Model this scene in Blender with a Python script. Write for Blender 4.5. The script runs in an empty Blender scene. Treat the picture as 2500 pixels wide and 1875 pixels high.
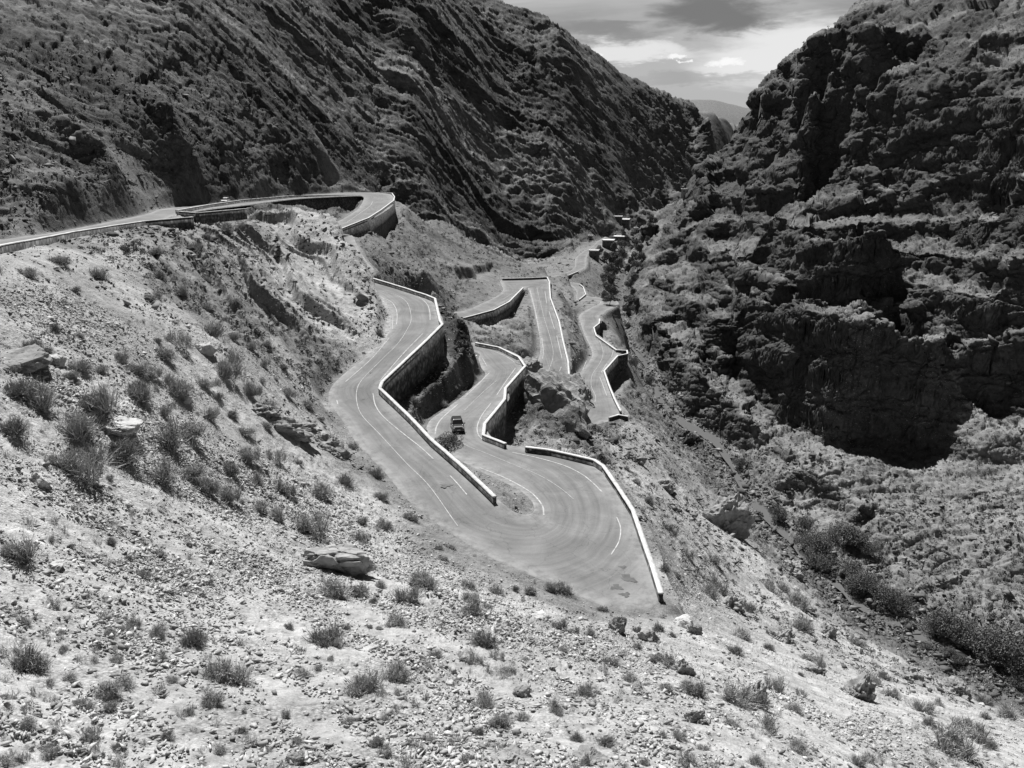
import bpy, math, random
import numpy as np
from mathutils import Vector, Matrix
random.seed(7); RNG = np.random.default_rng(11)
R = math.radians
S = bpy.context.scene
COL = S.collection

# ------------------------------------------------------------------ camera, sky, sun
F = 1962.0; PITCH = R(16.12)                       # focal length in photo pixels (2500 wide)
cam = bpy.data.objects.new('camera', bpy.data.cameras.new('camera')); COL.objects.link(cam)
cam.data.sensor_width = 36.0; cam.data.lens = 36.0*F/2500.0
cam.data.clip_start = 0.5; cam.data.clip_end = 30000
cam.location = (0, 0, 0); cam.rotation_euler = (R(90)-PITCH, 0, 0)
S.camera = cam
S.view_settings.view_transform = 'Standard'; S.view_settings.look = 'None'
S.view_settings.gamma = 1.0; S.view_settings.exposure = 0.66
try: S.view_settings.use_curve_mapping = False
except Exception: pass
SUN_EL, SUN_AZ = R(56), R(-17)                     # azimuth from +Y towards +X
sd = Vector((math.sin(SUN_AZ)*math.cos(SUN_EL), math.cos(SUN_AZ)*math.cos(SUN_EL), math.sin(SUN_EL)))
sun = bpy.data.objects.new('sun', bpy.data.lights.new('sun', 'SUN')); COL.objects.link(sun)
sun.data.energy = 5.0; sun.data.angle = R(0.5); sun.data.color = (1, .995, .985)
sun.rotation_euler = sd.to_track_quat('Z', 'Y').to_euler()

def N(nt, typ, x=0, y=0, **kw):
    n = nt.nodes.new(typ)
    for k, v in kw.items(): setattr(n, k, v)
    return n
def mathn(nt, op, a, b=None, clamp=False):
    n = nt.nodes.new('ShaderNodeMath'); n.operation = op; n.use_clamp = clamp
    for i, v in enumerate((a, b)):
        if v is None: continue
        if isinstance(v, (int, float)): n.inputs[i].default_value = v
        else: nt.links.new(v, n.inputs[i])
    return n.outputs[0]
def ramp(nt, fac, stops, interp='LINEAR'):
    n = nt.nodes.new('ShaderNodeValToRGB'); n.color_ramp.interpolation = interp
    e = n.color_ramp.elements
    while len(e) < len(stops): e.new(0.5)
    for q, (p, c) in zip(e, stops):
        q.position = p; q.color = (c, c, c, 1) if isinstance(c, (int, float)) else c
    nt.links.new(fac, n.inputs[0]); return n.outputs[0]

world = bpy.data.worlds.new('World'); S.world = world; world.use_nodes = True
nt = world.node_tree; nt.nodes.clear()
wo = N(nt, 'ShaderNodeOutputWorld'); bg = N(nt, 'ShaderNodeBackground'); nt.links.new(bg.outputs[0], wo.inputs[0])
bg.inputs[1].default_value = 0.05
sky = N(nt, 'ShaderNodeTexSky', sky_type='NISHITA', sun_disc=False, sun_elevation=SUN_EL, sun_rotation=SUN_AZ)
sky.air_density = 1.0; sky.dust_density = 0.6; sky.altitude = 1800
sep = N(nt, 'ShaderNodeSeparateColor'); nt.links.new(sky.outputs[0], sep.inputs[0])    # red channel: a red-filtered b/w sky
tc = N(nt, 'ShaderNodeTexCoord'); sx = N(nt, 'ShaderNodeSeparateXYZ'); nt.links.new(tc.outputs['Generated'], sx.inputs[0])
zc = mathn(nt, 'MAXIMUM', sx.outputs[2], 0.0)
den = mathn(nt, 'ADD', zc, 0.10)
cx = mathn(nt, 'DIVIDE', sx.outputs[0], den); cy = mathn(nt, 'DIVIDE', sx.outputs[1], den)
cb = N(nt, 'ShaderNodeCombineXYZ'); nt.links.new(cx, cb.inputs[0]); nt.links.new(cy, cb.inputs[1])
def wnoise(scale, loc, sc, detail=6, rough=.55, dist=0.4):
    mp = N(nt, 'ShaderNodeMapping'); mp.inputs['Location'].default_value = loc; mp.inputs['Scale'].default_value = sc
    mp.inputs['Rotation'].default_value = (0, 0, R(12))
    nt.links.new(cb.outputs[0], mp.inputs[0])
    n = N(nt, 'ShaderNodeTexNoise'); n.inputs['Scale'].default_value = scale
    n.inputs['Detail'].default_value = detail; n.inputs['Roughness'].default_value = rough; n.inputs['Distortion'].default_value = dist
    nt.links.new(mp.outputs[0], n.inputs['Vector']); return n.outputs[0]
cir = ramp(nt, wnoise(1.0, (18.8, 9.03, 0), (.42, 1.0, 1)), [(.36, 0.0), (.66, 1.0)])
zen = ramp(nt, sx.outputs[2], [(.0, 1.0), (.17, .9), (.26, .12), (1.0, .02)])      # veil cloud thins overhead
CLD = N(nt, 'ShaderNodeMix', data_type='FLOAT')
nt.links.new(mathn(nt, 'MULTIPLY', cir, zen), CLD.inputs[0]); nt.links.new(mathn(nt, 'MULTIPLY', sep.outputs[0], .75), CLD.inputs[2]); CLD.inputs[3].default_value = 11.0
V_ = CLD.outputs[0]
AZ = mathn(nt, 'MULTIPLY', mathn(nt, 'ARCTAN2', sx.outputs[0], sx.outputs[1]), 57.3)       # compass and height of the sky point, degrees
EL = mathn(nt, 'MULTIPLY', mathn(nt, 'ARCSINE', sx.outputs[2]), 57.3)
cae = N(nt, 'ShaderNodeCombineXYZ'); nt.links.new(AZ, cae.inputs[0]); nt.links.new(EL, cae.inputs[1])
def snoise(sc, loc, sca, det=6, rough=.6, dist=.3):
    mp = N(nt, 'ShaderNodeMapping'); mp.inputs['Location'].default_value = loc; mp.inputs['Scale'].default_value = sca; mp.inputs['Rotation'].default_value = (0, 0, R(9)); nt.links.new(cae.outputs[0], mp.inputs[0])
    n = N(nt, 'ShaderNodeTexNoise'); n.inputs['Scale'].default_value = sc; n.inputs['Detail'].default_value = det; n.inputs['Roughness'].default_value = rough; n.inputs['Distortion'].default_value = dist
    nt.links.new(mp.outputs[0], n.inputs['Vector']); return mathn(nt, 'SUBTRACT', n.outputs[0], .5)
w1 = snoise(1, (3, 1, 0), (.16, .5, 1)); w2 = snoise(1, (9, 4, 0), (.25, 1.1, 1), 8, .62, .5); w3 = snoise(1, (1, 7, 0), (1.2, 2.5, 1), 8, .6, .2)
w4 = snoise(1, (5, 2, 0), (2.2, 4, 1), 8, .65, .2)
AW = mathn(nt, 'ADD', AZ, mathn(nt, 'MULTIPLY', w1, 9.0)); EW = mathn(nt, 'ADD', EL, mathn(nt, 'ADD', mathn(nt, 'MULTIPLY', w2, 2.2), mathn(nt, 'MULTIPLY', w3, .5)))
def blob(V_, a0, e0, ra, re, val, amt=1.0, soft=1.0, slope=0.0, crisp=False):
    A_ = AZ if crisp else AW; E_ = EL if crisp else EW
    if crisp: A_ = mathn(nt, 'ADD', AZ, mathn(nt, 'MULTIPLY', w3, 2.5)); E_ = mathn(nt, 'ADD', EL, mathn(nt, 'MULTIPLY', w4, .7))
    da = mathn(nt, 'SUBTRACT', A_, a0); de_ = mathn(nt, 'SUBTRACT', mathn(nt, 'SUBTRACT', E_, e0), mathn(nt, 'MULTIPLY', da, slope))
    q = mathn(nt, 'ADD', mathn(nt, 'POWER', mathn(nt, 'ABSOLUTE', mathn(nt, 'DIVIDE', da, ra)), 2.0), mathn(nt, 'POWER', mathn(nt, 'ABSOLUTE', mathn(nt, 'DIVIDE', de_, re)), 2.0))
    f = mathn(nt, 'MULTIPLY', ramp(nt, q, [(max(0, 1-.9*soft)*.5, 1.0), (min(1.0, .5+.5*soft), 0.0)], 'EASE'), amt)
    m = N(nt, 'ShaderNodeMix', data_type='FLOAT'); nt.links.new(f, m.inputs[0]); nt.links.new(V_, m.inputs[2]); m.inputs[3].default_value = val; return m.outputs[0]
V_ = blob(V_, 11, 4.0, 17, 8.0, 8.6, .95)
V_ = blob(V_, 18.5, 5.9, 8.5, 2.6, 14.5, .95, .8, .05)
V_ = blob(V_, 8.0, 6.3, 5.0, .75, 14.0, .95, .9, -.03)
V_ = blob(V_, 6.0, 7.7, 4.5, .75, 4.6, .9, 1, -.06)
V_ = blob(V_, 13.4, 8.4, 5.2, 1.7, 3.3, .95, .8, -.02)
V_ = blob(V_, 12, 4.6, 6, .5, 6.2, .6, 1, 0)
for q in [(13.9, 5.55, 1.4, .32), (10.7, 5.95, .7, .16), (5.2, 6.0, .9, .35), (11.3, 5.65, .3, .12)]: V_ = blob(V_, *q, 17.5, .85, 1.0, .05, True)
gr = N(nt, 'ShaderNodeCombineColor')
V_ = mathn(nt, 'MULTIPLY', V_, .72)
for i in range(3): nt.links.new(V_, gr.inputs[i])
nt.links.new(gr.outputs[0], bg.inputs[0])

# ------------------------------------------------------------------ numeric helpers
cp, sp_ = math.cos(PITCH), math.sin(PITCH)
def ray(px, py):
    """direction through a photo pixel, scaled so its Y (forward) component is 1"""
    px = np.asarray(px, float); py = np.asarray(py, float)
    x = (px-1250)/F; v = -(py-937.5)/F
    y = cp + v*sp_; z = -sp_ + v*cp
    return x/y, np.ones_like(x), z/y
def at_z(px, py, z):
    dx, dy, dz = ray(px, py); t = z/dz
    return np.stack([dx*t, dy*t, np.broadcast_to(z, np.shape(t))], -1)
def at_y(px, py, Y):
    dx, dy, dz = ray(px, py)
    return np.stack([dx*Y, dy*Y, dz*Y], -1)
def smooth(a, b, x):
    t = np.clip((x-a)/(b-a), 0, 1); return t*t*(3-2*t)

def _h(ix, iy, iz, seed):
    h = (ix.astype(np.uint32)*np.uint32(374761393) + iy.astype(np.uint32)*np.uint32(668265263)
         + iz.astype(np.uint32)*np.uint32(2147483647) + np.uint32((seed*1274126177) & 0xffffffff))
    h = (h ^ (h >> np.uint32(13)))*np.uint32(1274126177)
    h = h ^ (h >> np.uint32(16)); h = h*np.uint32(2246822519)
    return (h ^ (h >> np.uint32(15)))
def vnoise(x, y, z=None, seed=0):
    """value noise about -1..1 in 2-D or 3-D"""
    x = x.astype(np.float32); y = y.astype(np.float32)
    xi = np.floor(x); yi = np.floor(y); fx = x-xi; fy = y-yi
    fx = fx*fx*fx*(fx*(fx*6-15)+10); fy = fy*fy*fy*(fy*(fy*6-15)+10)
    xi = xi.astype(np.int32); yi = yi.astype(np.int32)
    g = lambda a, b, c: _h(a, b, c, seed).astype(np.float32)*np.float32(2/4294967295.)-1
    if z is None:
        zi = np.zeros_like(xi)
        a = g(xi, yi, zi); b = g(xi+1, yi, zi); c = g(xi, yi+1, zi); d = g(xi+1, yi+1, zi)
        return (a+(b-a)*fx)+((c+(d-c)*fx)-(a+(b-a)*fx))*fy
    z = z.astype(np.float32); zi = np.floor(z); fz = z-zi; fz = fz*fz*(3-2*fz); zi = zi.astype(np.int32)
    o = []
    for k in (0, 1):
        a = g(xi, yi, zi+k); b = g(xi+1, yi, zi+k); c = g(xi, yi+1, zi+k); d = g(xi+1, yi+1, zi+k)
        p = a+(b-a)*fx; q = c+(d-c)*fx; o.append(p+(q-p)*fy)
    return o[0]+(o[1]-o[0])*fz
def rot(x, y, a):
    c, s = math.cos(a), math.sin(a); return c*x-s*y, s*x+c*y
def fbm(x, y, z=None, oct=4, seed=0, ridged=False, gain=.5, lac=2.03):
    t = 0; amp = 1; tot = 0
    for o in range(oct):
        n = vnoise(x, y, z, seed+o*17)
        if ridged: n = 1-2*np.abs(n)
        t = t+n*amp; tot += amp; amp *= gain
        x, y = rot(x, y, .6); x = x*lac+5.3; y = y*lac-3.1
        if z is not None: z = z*lac+1.7
    return t/tot

def worley(x, y, z, seed=0):
    """cell noise: random value of the nearest cell, and distance gap to the second nearest (0 on a joint)"""
    x = x.astype(np.float32); y = y.astype(np.float32); z = z.astype(np.float32)
    xi = np.floor(x).astype(np.int32); yi = np.floor(y).astype(np.int32); zi = np.floor(z).astype(np.int32)
    f1 = np.full(x.shape, 9, np.float32); f2 = f1.copy(); val = np.zeros(x.shape, np.float32); k_ = np.float32(1/4294967295.)
    for i in (-1, 0, 1):
        for j in (-1, 0, 1):
            for k in (-1, 0, 1):
                h = _h(xi+i, yi+j, zi+k, seed); h2 = h*np.uint32(747796405)+np.uint32(2891336453); h3 = (h2 ^ (h2 >> np.uint32(15)))*np.uint32(277803737)
                d = (xi+i+h*k_-x)**2+(yi+j+h2*k_-y)**2+(zi+k+h3*k_-z)**2
                n = d < f1; f2 = np.where(n, f1, np.minimum(f2, d)); f1 = np.where(n, d, f1); val = np.where(n, ((h ^ h3) & np.uint32(65535)).astype(np.float32)/65535., val)
    return val, np.sqrt(f2)-np.sqrt(f1)

# ------------------------------------------------------------------ the road, downhill, as (left edge px, right edge px, height)
ROAD = [
 # upper leg along the parapet, round the far bend and back
 dict(w=7.0, st=[(None,(-150,652),-9.0),(None,(0,610),-9.9),(None,(90,593),-10.7),(None,(180,577),-11.5),(None,(270,562),-12.4),
   ((352,524),(368,548),-13.2),((395,511),(438,521),-14.0),((480,502),(515,508),-14.7),((590,491),(600,499),-15.6),
   ((720,478),(725,484),-16.6),((800,473),(812,479),-17.4),((870,470),(876,477),-18.2),((930,471),(888,480),-18.8),
   ((955,476),(889,485),-19.4),((961,490),(885,496),-20.1),((940,512),(878,508),-20.7),((902,535),(862,519),-21.4),
   ((862,552),(836,535),-22.2),((828,567),(806,551),-22.9)]),
]
A = [((903,681),(884,706),-30.0),((971,702),(932,727),-30.4),((1047,733),(957,757),-30.8),((1068,765),(958,778),-31.2),((1073,790),(955,806),-31.5),
 ((1045,828),(939,839),-32.2),((990,882),(900,872),-33.0),((940,930),(850,908),-33.8),((929,948),(815,945),-34.3),((944,974),(811,980),-34.8),
 ((1004,1034),(846,1030),-35.4),((1053,1083),(884,1088),-35.9),((1134,1153),(945,1150),-36.5),((1200,1212),(1010,1225),-37.1),((1238,1244),(1100,1292),-37.6),
 ((1268,1258),(1221,1365),-38.1),((1296,1258),(1351,1420),-38.5),((1306,1250),(1480,1478),-38.9),((1308,1240),(1585,1476),-39.0),((1306,1230),(1603,1440),-39.1),
 ((1300,1220),(1585,1370),-39.2),((1283,1203),(1562,1300),-39.4),((1255,1185),(1530,1235),-39.6),((1215,1165),(1490,1170),-39.9),((1172,1145),(1443,1122),-40.2),
 ((1110,1110),(1350,1107),-40.5),((1075,1082),(1280,1093),-40.7),((1058,1065),(1225,1083),-40.95),((1048,1050),(1190,1062),-41.15),((1050,1035),(1178,1042),-41.4),
 ((1062,1020),(1182,1022),-41.7),((1090,1000),(1200,1000),-42.1),((1128,972),(1232,972),-42.6),((1155,948),(1236,945),-43.1),((1188,915),(1275,897),-43.8),
 ((1178,896),(1268,871),-44.1),((1170,876),(1222,850),-44.4),((1161,858),(1163,838),-44.8)]
C = [((1129,760),(1133,782),-46.0),((1175,742),(1185,764),-46.8),((1212,724),(1225,741),-47.6),((1230,708),(1266,717),-48.5),((1226,694),(1280,704),-49.2),
 ((1232,683),(1283,701),-49.6),((1334,682),(1286,702),-49.8),((1341,700),(1293,708),-50.3),((1345,735),(1303,745),-51.2),((1362,784),(1313,785),-52.6),
 ((1373,833),(1321,828),-54.0),((1386,882),(1320,866),-55.5),((1389,930),(1306,900),-57.0),((1380,962),(1290,925),-57.8)]
E = [((1408,1000),(1515,1008),-60.6),((1402,970),(1498,970),-61.2),((1402,940),(1483,938),-61.6),((1418,912),(1474,905),-62.0),
 ((1445,875),(1505,868),-62.7),((1447,855),(1503,852),-63.0),((1430,818),(1462,820),-63.8),((1422,799),(1448,808),-64.2),((1420,786),(1464,785),-64.7)]
Fp = [((1410,733),(1430,722),-67.2),((1408,712),(1426,704),-67.8),((1393,697),(1410,692),-68.4)]
G = [((1380,666),(1391,672),-69.6),((1402,654),(1412,662),-70.0),((1404,640),(1430,650),-70.5),((1408,628),(1431,632),-71.0),
 ((1425,614),(1437,618),-71.6),((1445,603),(1458,606),-72.0),((1458,590),(1470,597),-72.6),((1478,578),(1492,583),-73.2)]
def pairs(st, w=7.0):
    L = []; Rr = []; Z = []
    for l, r, z in st:
        Z.append(z)
        L.append(at_z(*l, z)[:2] if l else None); Rr.append(at_z(*r, z)[:2] if r else None)
    for i in range(len(st)):                       # a missing edge: offset square to the other one
        if L[i] is None:
            a = Rr[max(i-1, 0)]; b = Rr[i+1] if i+1 < len(st) and Rr[i+1] is not None else Rr[i]
            t = (b-a)/np.linalg.norm(b-a); L[i] = Rr[i]+w*np.array([-t[1], t[0]])
    return np.array(L), np.array(Rr), np.array(Z)
def wpair(c, ang, w, z):                           # hidden stretches: centre, heading, width
    n = np.array([-math.sin(ang), math.cos(ang)]); c = np.array(c, float)
    return c+n*w/2, c-n*w/2, z
def join(*parts):
    return np.concatenate([p[0] for p in parts]), np.concatenate([p[1] for p in parts]), np.concatenate([p[2] for p in parts])
def hidden(lst):
    q = [wpair(*a) for a in lst]
    return np.array([a[0] for a in q]), np.array([a[1] for a in q]), np.array([a[2] for a in q])
PU = pairs(ROAD[0]['st']); PA = pairs(A); PC = pairs(C); PE = pairs(E); PF = pairs(Fp); PG = pairs(G)
mid = lambda P, i: (P[0][i]+P[1][i])/2
def bez(P0, i0, P1, i1, n, w=7.5, k=.45):
    """hidden link between two visible stretches, by a cubic"""
    a = mid(P0, i0); b = mid(P1, i1)
    def head(P, i):
        v = P[1][i]-P[0][i]; v = v/np.linalg.norm(v); return np.array([-v[1], v[0]])   # left of (L->R) = travel
    ha = head(P0, i0); hb = head(P1, i1); d = np.linalg.norm(b-a)*k
    out = []
    for j in range(1, n):
        t = j/n; p = (1-t)**3*a+3*(1-t)**2*t*(a+ha*d)+3*(1-t)*t*t*(b-hb*d)+t**3*b
        dp = 3*(1-t)**2*ha*d+6*(1-t)*t*((b-hb*d)-(a+ha*d))+3*t*t*hb*d
        z = P0[2][i0]*(1-t)+P1[2][i1]*t
        out.append((p, math.atan2(dp[1], dp[0]), w, z))
    return hidden(out)
HID = hidden([(c_, R(a_), 7.5, z_) for c_, a_, z_ in [((-51.5, 241), -74, -24.0), ((-48.6, 231), -74, -25.1), ((-45.4, 220.5), -72, -26.3), ((-42, 210), -68, -27.5), ((-38.2, 200), -62, -28.7)]])
FULL = join(PU, HID, PA, bez(PA, -1, PC, 0, 7, 7.5, .5), PC, bez(PC, -1, PE, 0, 7, 8, 1.3),
            PE, bez(PE, -1, PF, 0, 6), PF, bez(PF, -1, PG, 0, 5), PG)
def catmull(P, n):
    Q = np.concatenate([[2*P[0]-P[1]], P, [2*P[-1]-P[-2]]]); out = []
    for i in range(1, len(Q)-2):
        for t in np.arange(n)/n:
            a, b, c, d = Q[i-1], Q[i], Q[i+1], Q[i+2]
            out.append(.5*((2*b)+(c-a)*t+(2*a-5*b+4*c-d)*t*t+(3*b-a-3*c+d)*t**3))
    out.append(P[-1]); return np.array(out)
NSUB = 8
RL = catmull(FULL[0], NSUB); RR = catmull(FULL[1], NSUB); RZ = catmull(FULL[2][:, None], NSUB)[:, 0]
NR = len(RZ)
nU = len(PU[2]); nA0 = nU+5; nC0 = nA0+len(A)+6; nE0 = nC0+len(C)+6; nF0 = nE0+len(E)+5; nG0 = nF0+3+4
LEG = {'U': (0, (nU-1)*NSUB), 'A': (nA0*NSUB, (nA0+17)*NSUB), 'B': ((nA0+13)*NSUB, (nA0+len(A)-1)*NSUB), 'C': (nC0*NSUB, (nC0+8)*NSUB),
       'D': ((nC0+5)*NSUB, (nC0+len(C)+2)*NSUB), 'V': (13*NSUB, (nU+3)*NSUB), 'E': (nE0*NSUB-16, (nE0+len(E)-1)*NSUB), 'F': (nF0*NSUB, (nF0+2)*NSUB), 'G': (nG0*NSUB-8, NR-1)}
def leg_z(x, y, leg):
    """road height beside a plan point, on one leg (interpolated between stations)"""
    a, b = LEG[leg]; b = min(b, NR-1)
    M = (RL[a:b+1]+RR[a:b+1])/2
    best = (1e9, 0)
    P0 = RL[a:b+1]; P1 = RR[a:b+1]; d = P1-P0
    t = np.clip(((x-P0[:, 0])*d[:, 0]+(y-P0[:, 1])*d[:, 1])/np.maximum((d**2).sum(1), 1e-6), 0, 1)
    q = P0+t[:, None]*d; dd = np.hypot(x-q[:, 0], y-q[:, 1]); i = np.argsort(dd)[:2]
    w = 1/(dd[i]+1e-3); return float((RZ[a:b+1][i]*w).sum()/w.sum())
def on_leg(px, py, leg, dz=0.0):
    a, b = LEG[leg]; z = float(RZ[a:min(b, NR-1)+1].mean())
    for _ in range(14):
        p = at_z(px, py, z+dz); z = .5*z+.5*leg_z(p[0], p[1], leg)
    p = at_z(px, py, z+dz); return np.array([p[0], p[1], z])

# ------------------------------------------------------------------ terrain control points
# zones: s pale scree, k pale bare slab, g grey slope with shrubs, m left mountain, d dark rubble, r right mountain rock, t talus, w river bed
CP = []
def c(px, py, Y, zone): p = at_y(px, py, Y); CP.append((*p, zone))
def cz(px, py, z, zone): p = at_z(px, py, z); CP.append((*p, zone))
def cw(x, y, z, zone): CP.append((x, y, z, zone))
# foreground slope under and before the camera
for x, y, z in [(-12,2,-8.0),(0,2,-10.5),(12,2,-13),(-30,2,-3),(30,2,-20),(-60,2,8),(60,2,-33),(100,2,-60),(-110,2,30),(160,2,-80),
                (0,-20,-4),(-40,-20,6),(40,-20,-12),(-120,-40,40),(120,-40,-50)]: cw(x, y, z, 's')
for a in [(0,1875,19),(400,1875,20.5),(800,1875,21.5),(1250,1875,22.5),(1700,1875,25),(2100,1875,32),(2500,1875,46),(2800,1875,58),
          (-250,1700,20),(0,1650,25),(400,1650,28),(800,1650,31),(1250,1650,35),(1700,1700,37),(2050,1700,52),(2250,1760,52),(2500,1760,70),
          (0,1400,33),(400,1400,41),(750,1400,50),(1050,1430,53),(1300,1500,53),(1500,1540,52),(1750,1560,58),(1900,1600,66),(2150,1650,84),
          (0,1200,40),(300,1200,50),(600,1200,64),(850,1250,72),(-300,1200,33),
          (0,1000,50),(300,1000,60),(550,1000,76),(750,1040,94),(-300,1000,42),
          ]: c(*a, 's')
for a in [(0,850,60),(300,850,72),(550,850,90),(720,880,112),(-300,850,50),(0,730,68),(250,730,82),(-300,730,58)]: c(*a, 'q')
for a in [(0,645,76),(130,612,90),(-200,700,62),(250,622,104),(330,600,118)]: c(*a, 'q')
for a in [(450,560,155),(520,530,180),(600,512,200),(690,520,202)]: c(*a, 'g')
for a in [(420,700,108),(520,640,140),(620,580,172),(500,760,110),(620,700,138),(600,820,108),(700,800,126),(780,860,126),(790,900,120)]: c(*a, 'g')
for a in [(700,560,186),(760,600,178),(800,660,166),(850,720,155),(880,760,148),(920,795,143),(860,820,136),(800,800,132),(740,700,150)]: c(*a, 'k')
for px, py, Y in [(700,508,205),(760,514,199),(815,535,191),(845,562,184),(872,600,176),(892,636,170),(908,676,165),(925,715,159.5),(940,755,152),(948,790,147)]:
    c(px, py, Y, 'k'); q = at_y(px, py, Y); cw(q[0]*(Y+9)/Y, Y+9, q[2]-4.2, 'k') if px < 925 else None
# bank under the near parapet
for a in [(-100,670,83),(0,625,96),(90,608,102),(180,592,108),(300,575,128),(400,556,152)]: c(*a, 'g')
for a in [(862,524,342),(825,532,318),(780,520,302),(735,505,285),(690,497,262)]: c(*a, 'd')
# behind spur: ground down to the hidden road
cw(-44,228,-26.5,'g'); cw(-40,216,-28,'g'); cw(-35,206,-29.5,'g'); cw(-58,222,-20,'g')
for a in [(900,560,290),(850,590,268),(900,640,222),(950,680,205),(1000,690,205),(1060,640,285),(1000,580,345),(1100,560,420),(1050,700,215),(1040,660,235)]: c(*a, 'h')
for a in [(965,560,345),(900,610,268),(1180,650,370),(1250,640,420),(1330,640,440),(1100,700,262)]: c(*a, 'h')
# between road A and B, below the wall
for a in [(1010,900,130),(1060,840,142),(1100,800,154),(1140,790,165),(1170,800,180)]: c(*a, 'd')
for a in [(1000,985,121),(1045,1010,121),(1040,950,127),(1090,960,132),(1120,930,140)]: c(*a, 'd')
cw(-8.5,150,-35,'r'); cw(-10,165,-34.5,'r'); cw(-6.5,158,-38,'r'); cw(-9.5,178,-39,'g')
for a in [(1120,860,152),(1165,905,157),(1180,870,178)]: c(*a, 'r')
# slope between C and B, and between A-top and C
for a in [(1200,790,225),(1260,740,262),(1280,790,235),(1240,830,212),(1290,860,212)]: c(*a, 'g')
# right of D, left of E
for a in [(1360,700,312),(1400,790,270),(1380,740,290),(1410,850,240),(1400,900,218),(1430,700,385),(1390,650,430)]: c(*a, 'g')
# spur in front of D / E (right of wall B)
for a in [(1290,915,158),(1330,950,162),(1400,1010,168),(1450,1025,175)]: c(*a, 'r')
cw(12,186,-58.3,'r'); cw(17,182,-60,'r')
for a in [(1240,1060,127),(1300,1075,124),(1380,1095,123)]: c(*a, 'g')
for a in [(1300,1000,143),(1350,1040,140),(1420,1090,139)]: c(*a, 'r')
for a in [(1500,1100,142),(1520,1180,122),(1600,1250,113),(1550,1040,175),(1620,1100,168),(1700,1200,165),(1600,1180,132),(1660,1330,105),(1700,1430,93),(1640,1480,72)]: c(*a, 'q')
for a in [(1800,1450,108),(1850,1350,140),(1750,1300,138),(1950,1500,108),(2050,1560,112),(2250,1640,113),(1700,1250,150)]: c(*a, 's')
for a in [(1540,950,235),(1530,1010,200),(1580,1000,222),(1640,1060,215),(1560,900,275),(1540,850,300)]: c(*a, 'g')
# river bed
RIV = [(2620,1720,-97),(2499,1660,-96.5),(2428,1632,-96),(2370,1601,-95.6),(2234,1546,-95),(2175,1521,-94.6),(2100,1480,-94.2),(2040,1425,-93.8),(1975,1370,-93.4),(1910,1300,-93),
       (1852,1238,-92.5),(1810,1180,-92),(1775,1120,-91.6),(1740,1072,-91.2),(1690,1045,-91),(1640,1010,-90.8),(1608,968,-90.4),(1588,912,-90),(1562,870,-89.6),(1525,830,-89.2),
       (1507,800,-89),(1518,775,-88.8),(1512,740,-88.5),(1512,710,-88.2),(1520,670,-87.8),(1545,630,-87.3),(1580,605,-86.8),(1590,575,-86.2),(1610,545,-85)]
RIVW = np.array([at_z(a, b, z) for a, b, z in RIV])
for p in RIVW: CP.append((*p, 'w'))
# right bank and right mountain
for a in [(2300,1520,152),(2400,1560,143),(2150,1420,162),(2000,1290,190),(1950,1220,205),(1900,1150,214),(2500,1500,142),(2500,1350,160),(2350,1350,166),(2350,1450,153),
          (2200,1250,188),(2200,1350,173),(2350,1250,180),(2500,1200,182),(2000,1100,212),(2100,1150,202),(2200,1100,212),(2350,1050,210),(2500,1050,206)]: c(*a, 't')
for a in [(1850,1080,232),(1900,1000,246),(1800,1040,248),(2100,990,232),(2220,1030,224),(2350,990,220)]: c(*a, 't')
for a in [(2500,1000,214),(2500,800,228),(2350,900,230),(2350,750,244),(2350,620,262),(2200,900,248),(2200,760,264),(2200,640,282),(2100,860,244),(2100,740,262),
          (2100,650,276),(2000,900,246),(2000,780,270),(2000,680,292),(1900,880,264),(1900,750,300),(1900,620,338),(1800,950,263),(1800,850,298),(1800,720,338),(1800,600,382),
          (1700,980,262),(1700,900,296),(1700,800,340),(1700,700,395),(1700,600,450),(1650,940,285),(1650,850,330),(1640,750,380),(1600,860,325),(1600,780,372),(1570,700,450),(1600,680,455),(1640,600,520),(1600,600,600),
          (1680,540,520),(1750,560,440),(2800,700,215),(2800,1000,190)]: c(*a, 'r')
for a in [(2500,540,246),(2500,450,258),(2350,500,275),(2350,430,286),(2200,520,300),(2200,440,320),(2100,520,308),(2100,400,340),(2000,560,335),(2000,460,375),(2000,350,402),
          (1900,500,385),(1900,400,430),(1850,330,490),(1800,450,458),(1760,420,520),(1715,400,600),(1740,500,500)]: c(*a, 'r')
for a in [(2500,200,286),(2500,60,312),(2350,190,312),(2350,40,348),(2200,130,372),(2200,40,410),(2100,130,375),(2100,30,430),(2000,150,385),(1985,95,420),(1950,150,425),
          (1880,195,470),(1840,235,510),(1815,275,550),(2800,200,270),(2800,450,245),(2150,5,450),(2300,-40,400)]: c(*a, 'r')
for a in [(2500,-80,360),(2400,-150,440),(2250,-60,510),(2700,-200,400)]: c(*a, 'r')
# behind the right skyline
for x, y, z in [(330,700,62),(250,760,40),(420,760,95),(260,900,10),(420,1000,60),(240,620,30),(600,900,140),(700,600,160),(500,500,130),(420,330,110),(330,200,90),(420,150,120),(205,700,-5),(210,900,-30),(330,1400,60),(600,1500,120)]: cw(x, y, z, 'r')
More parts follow.
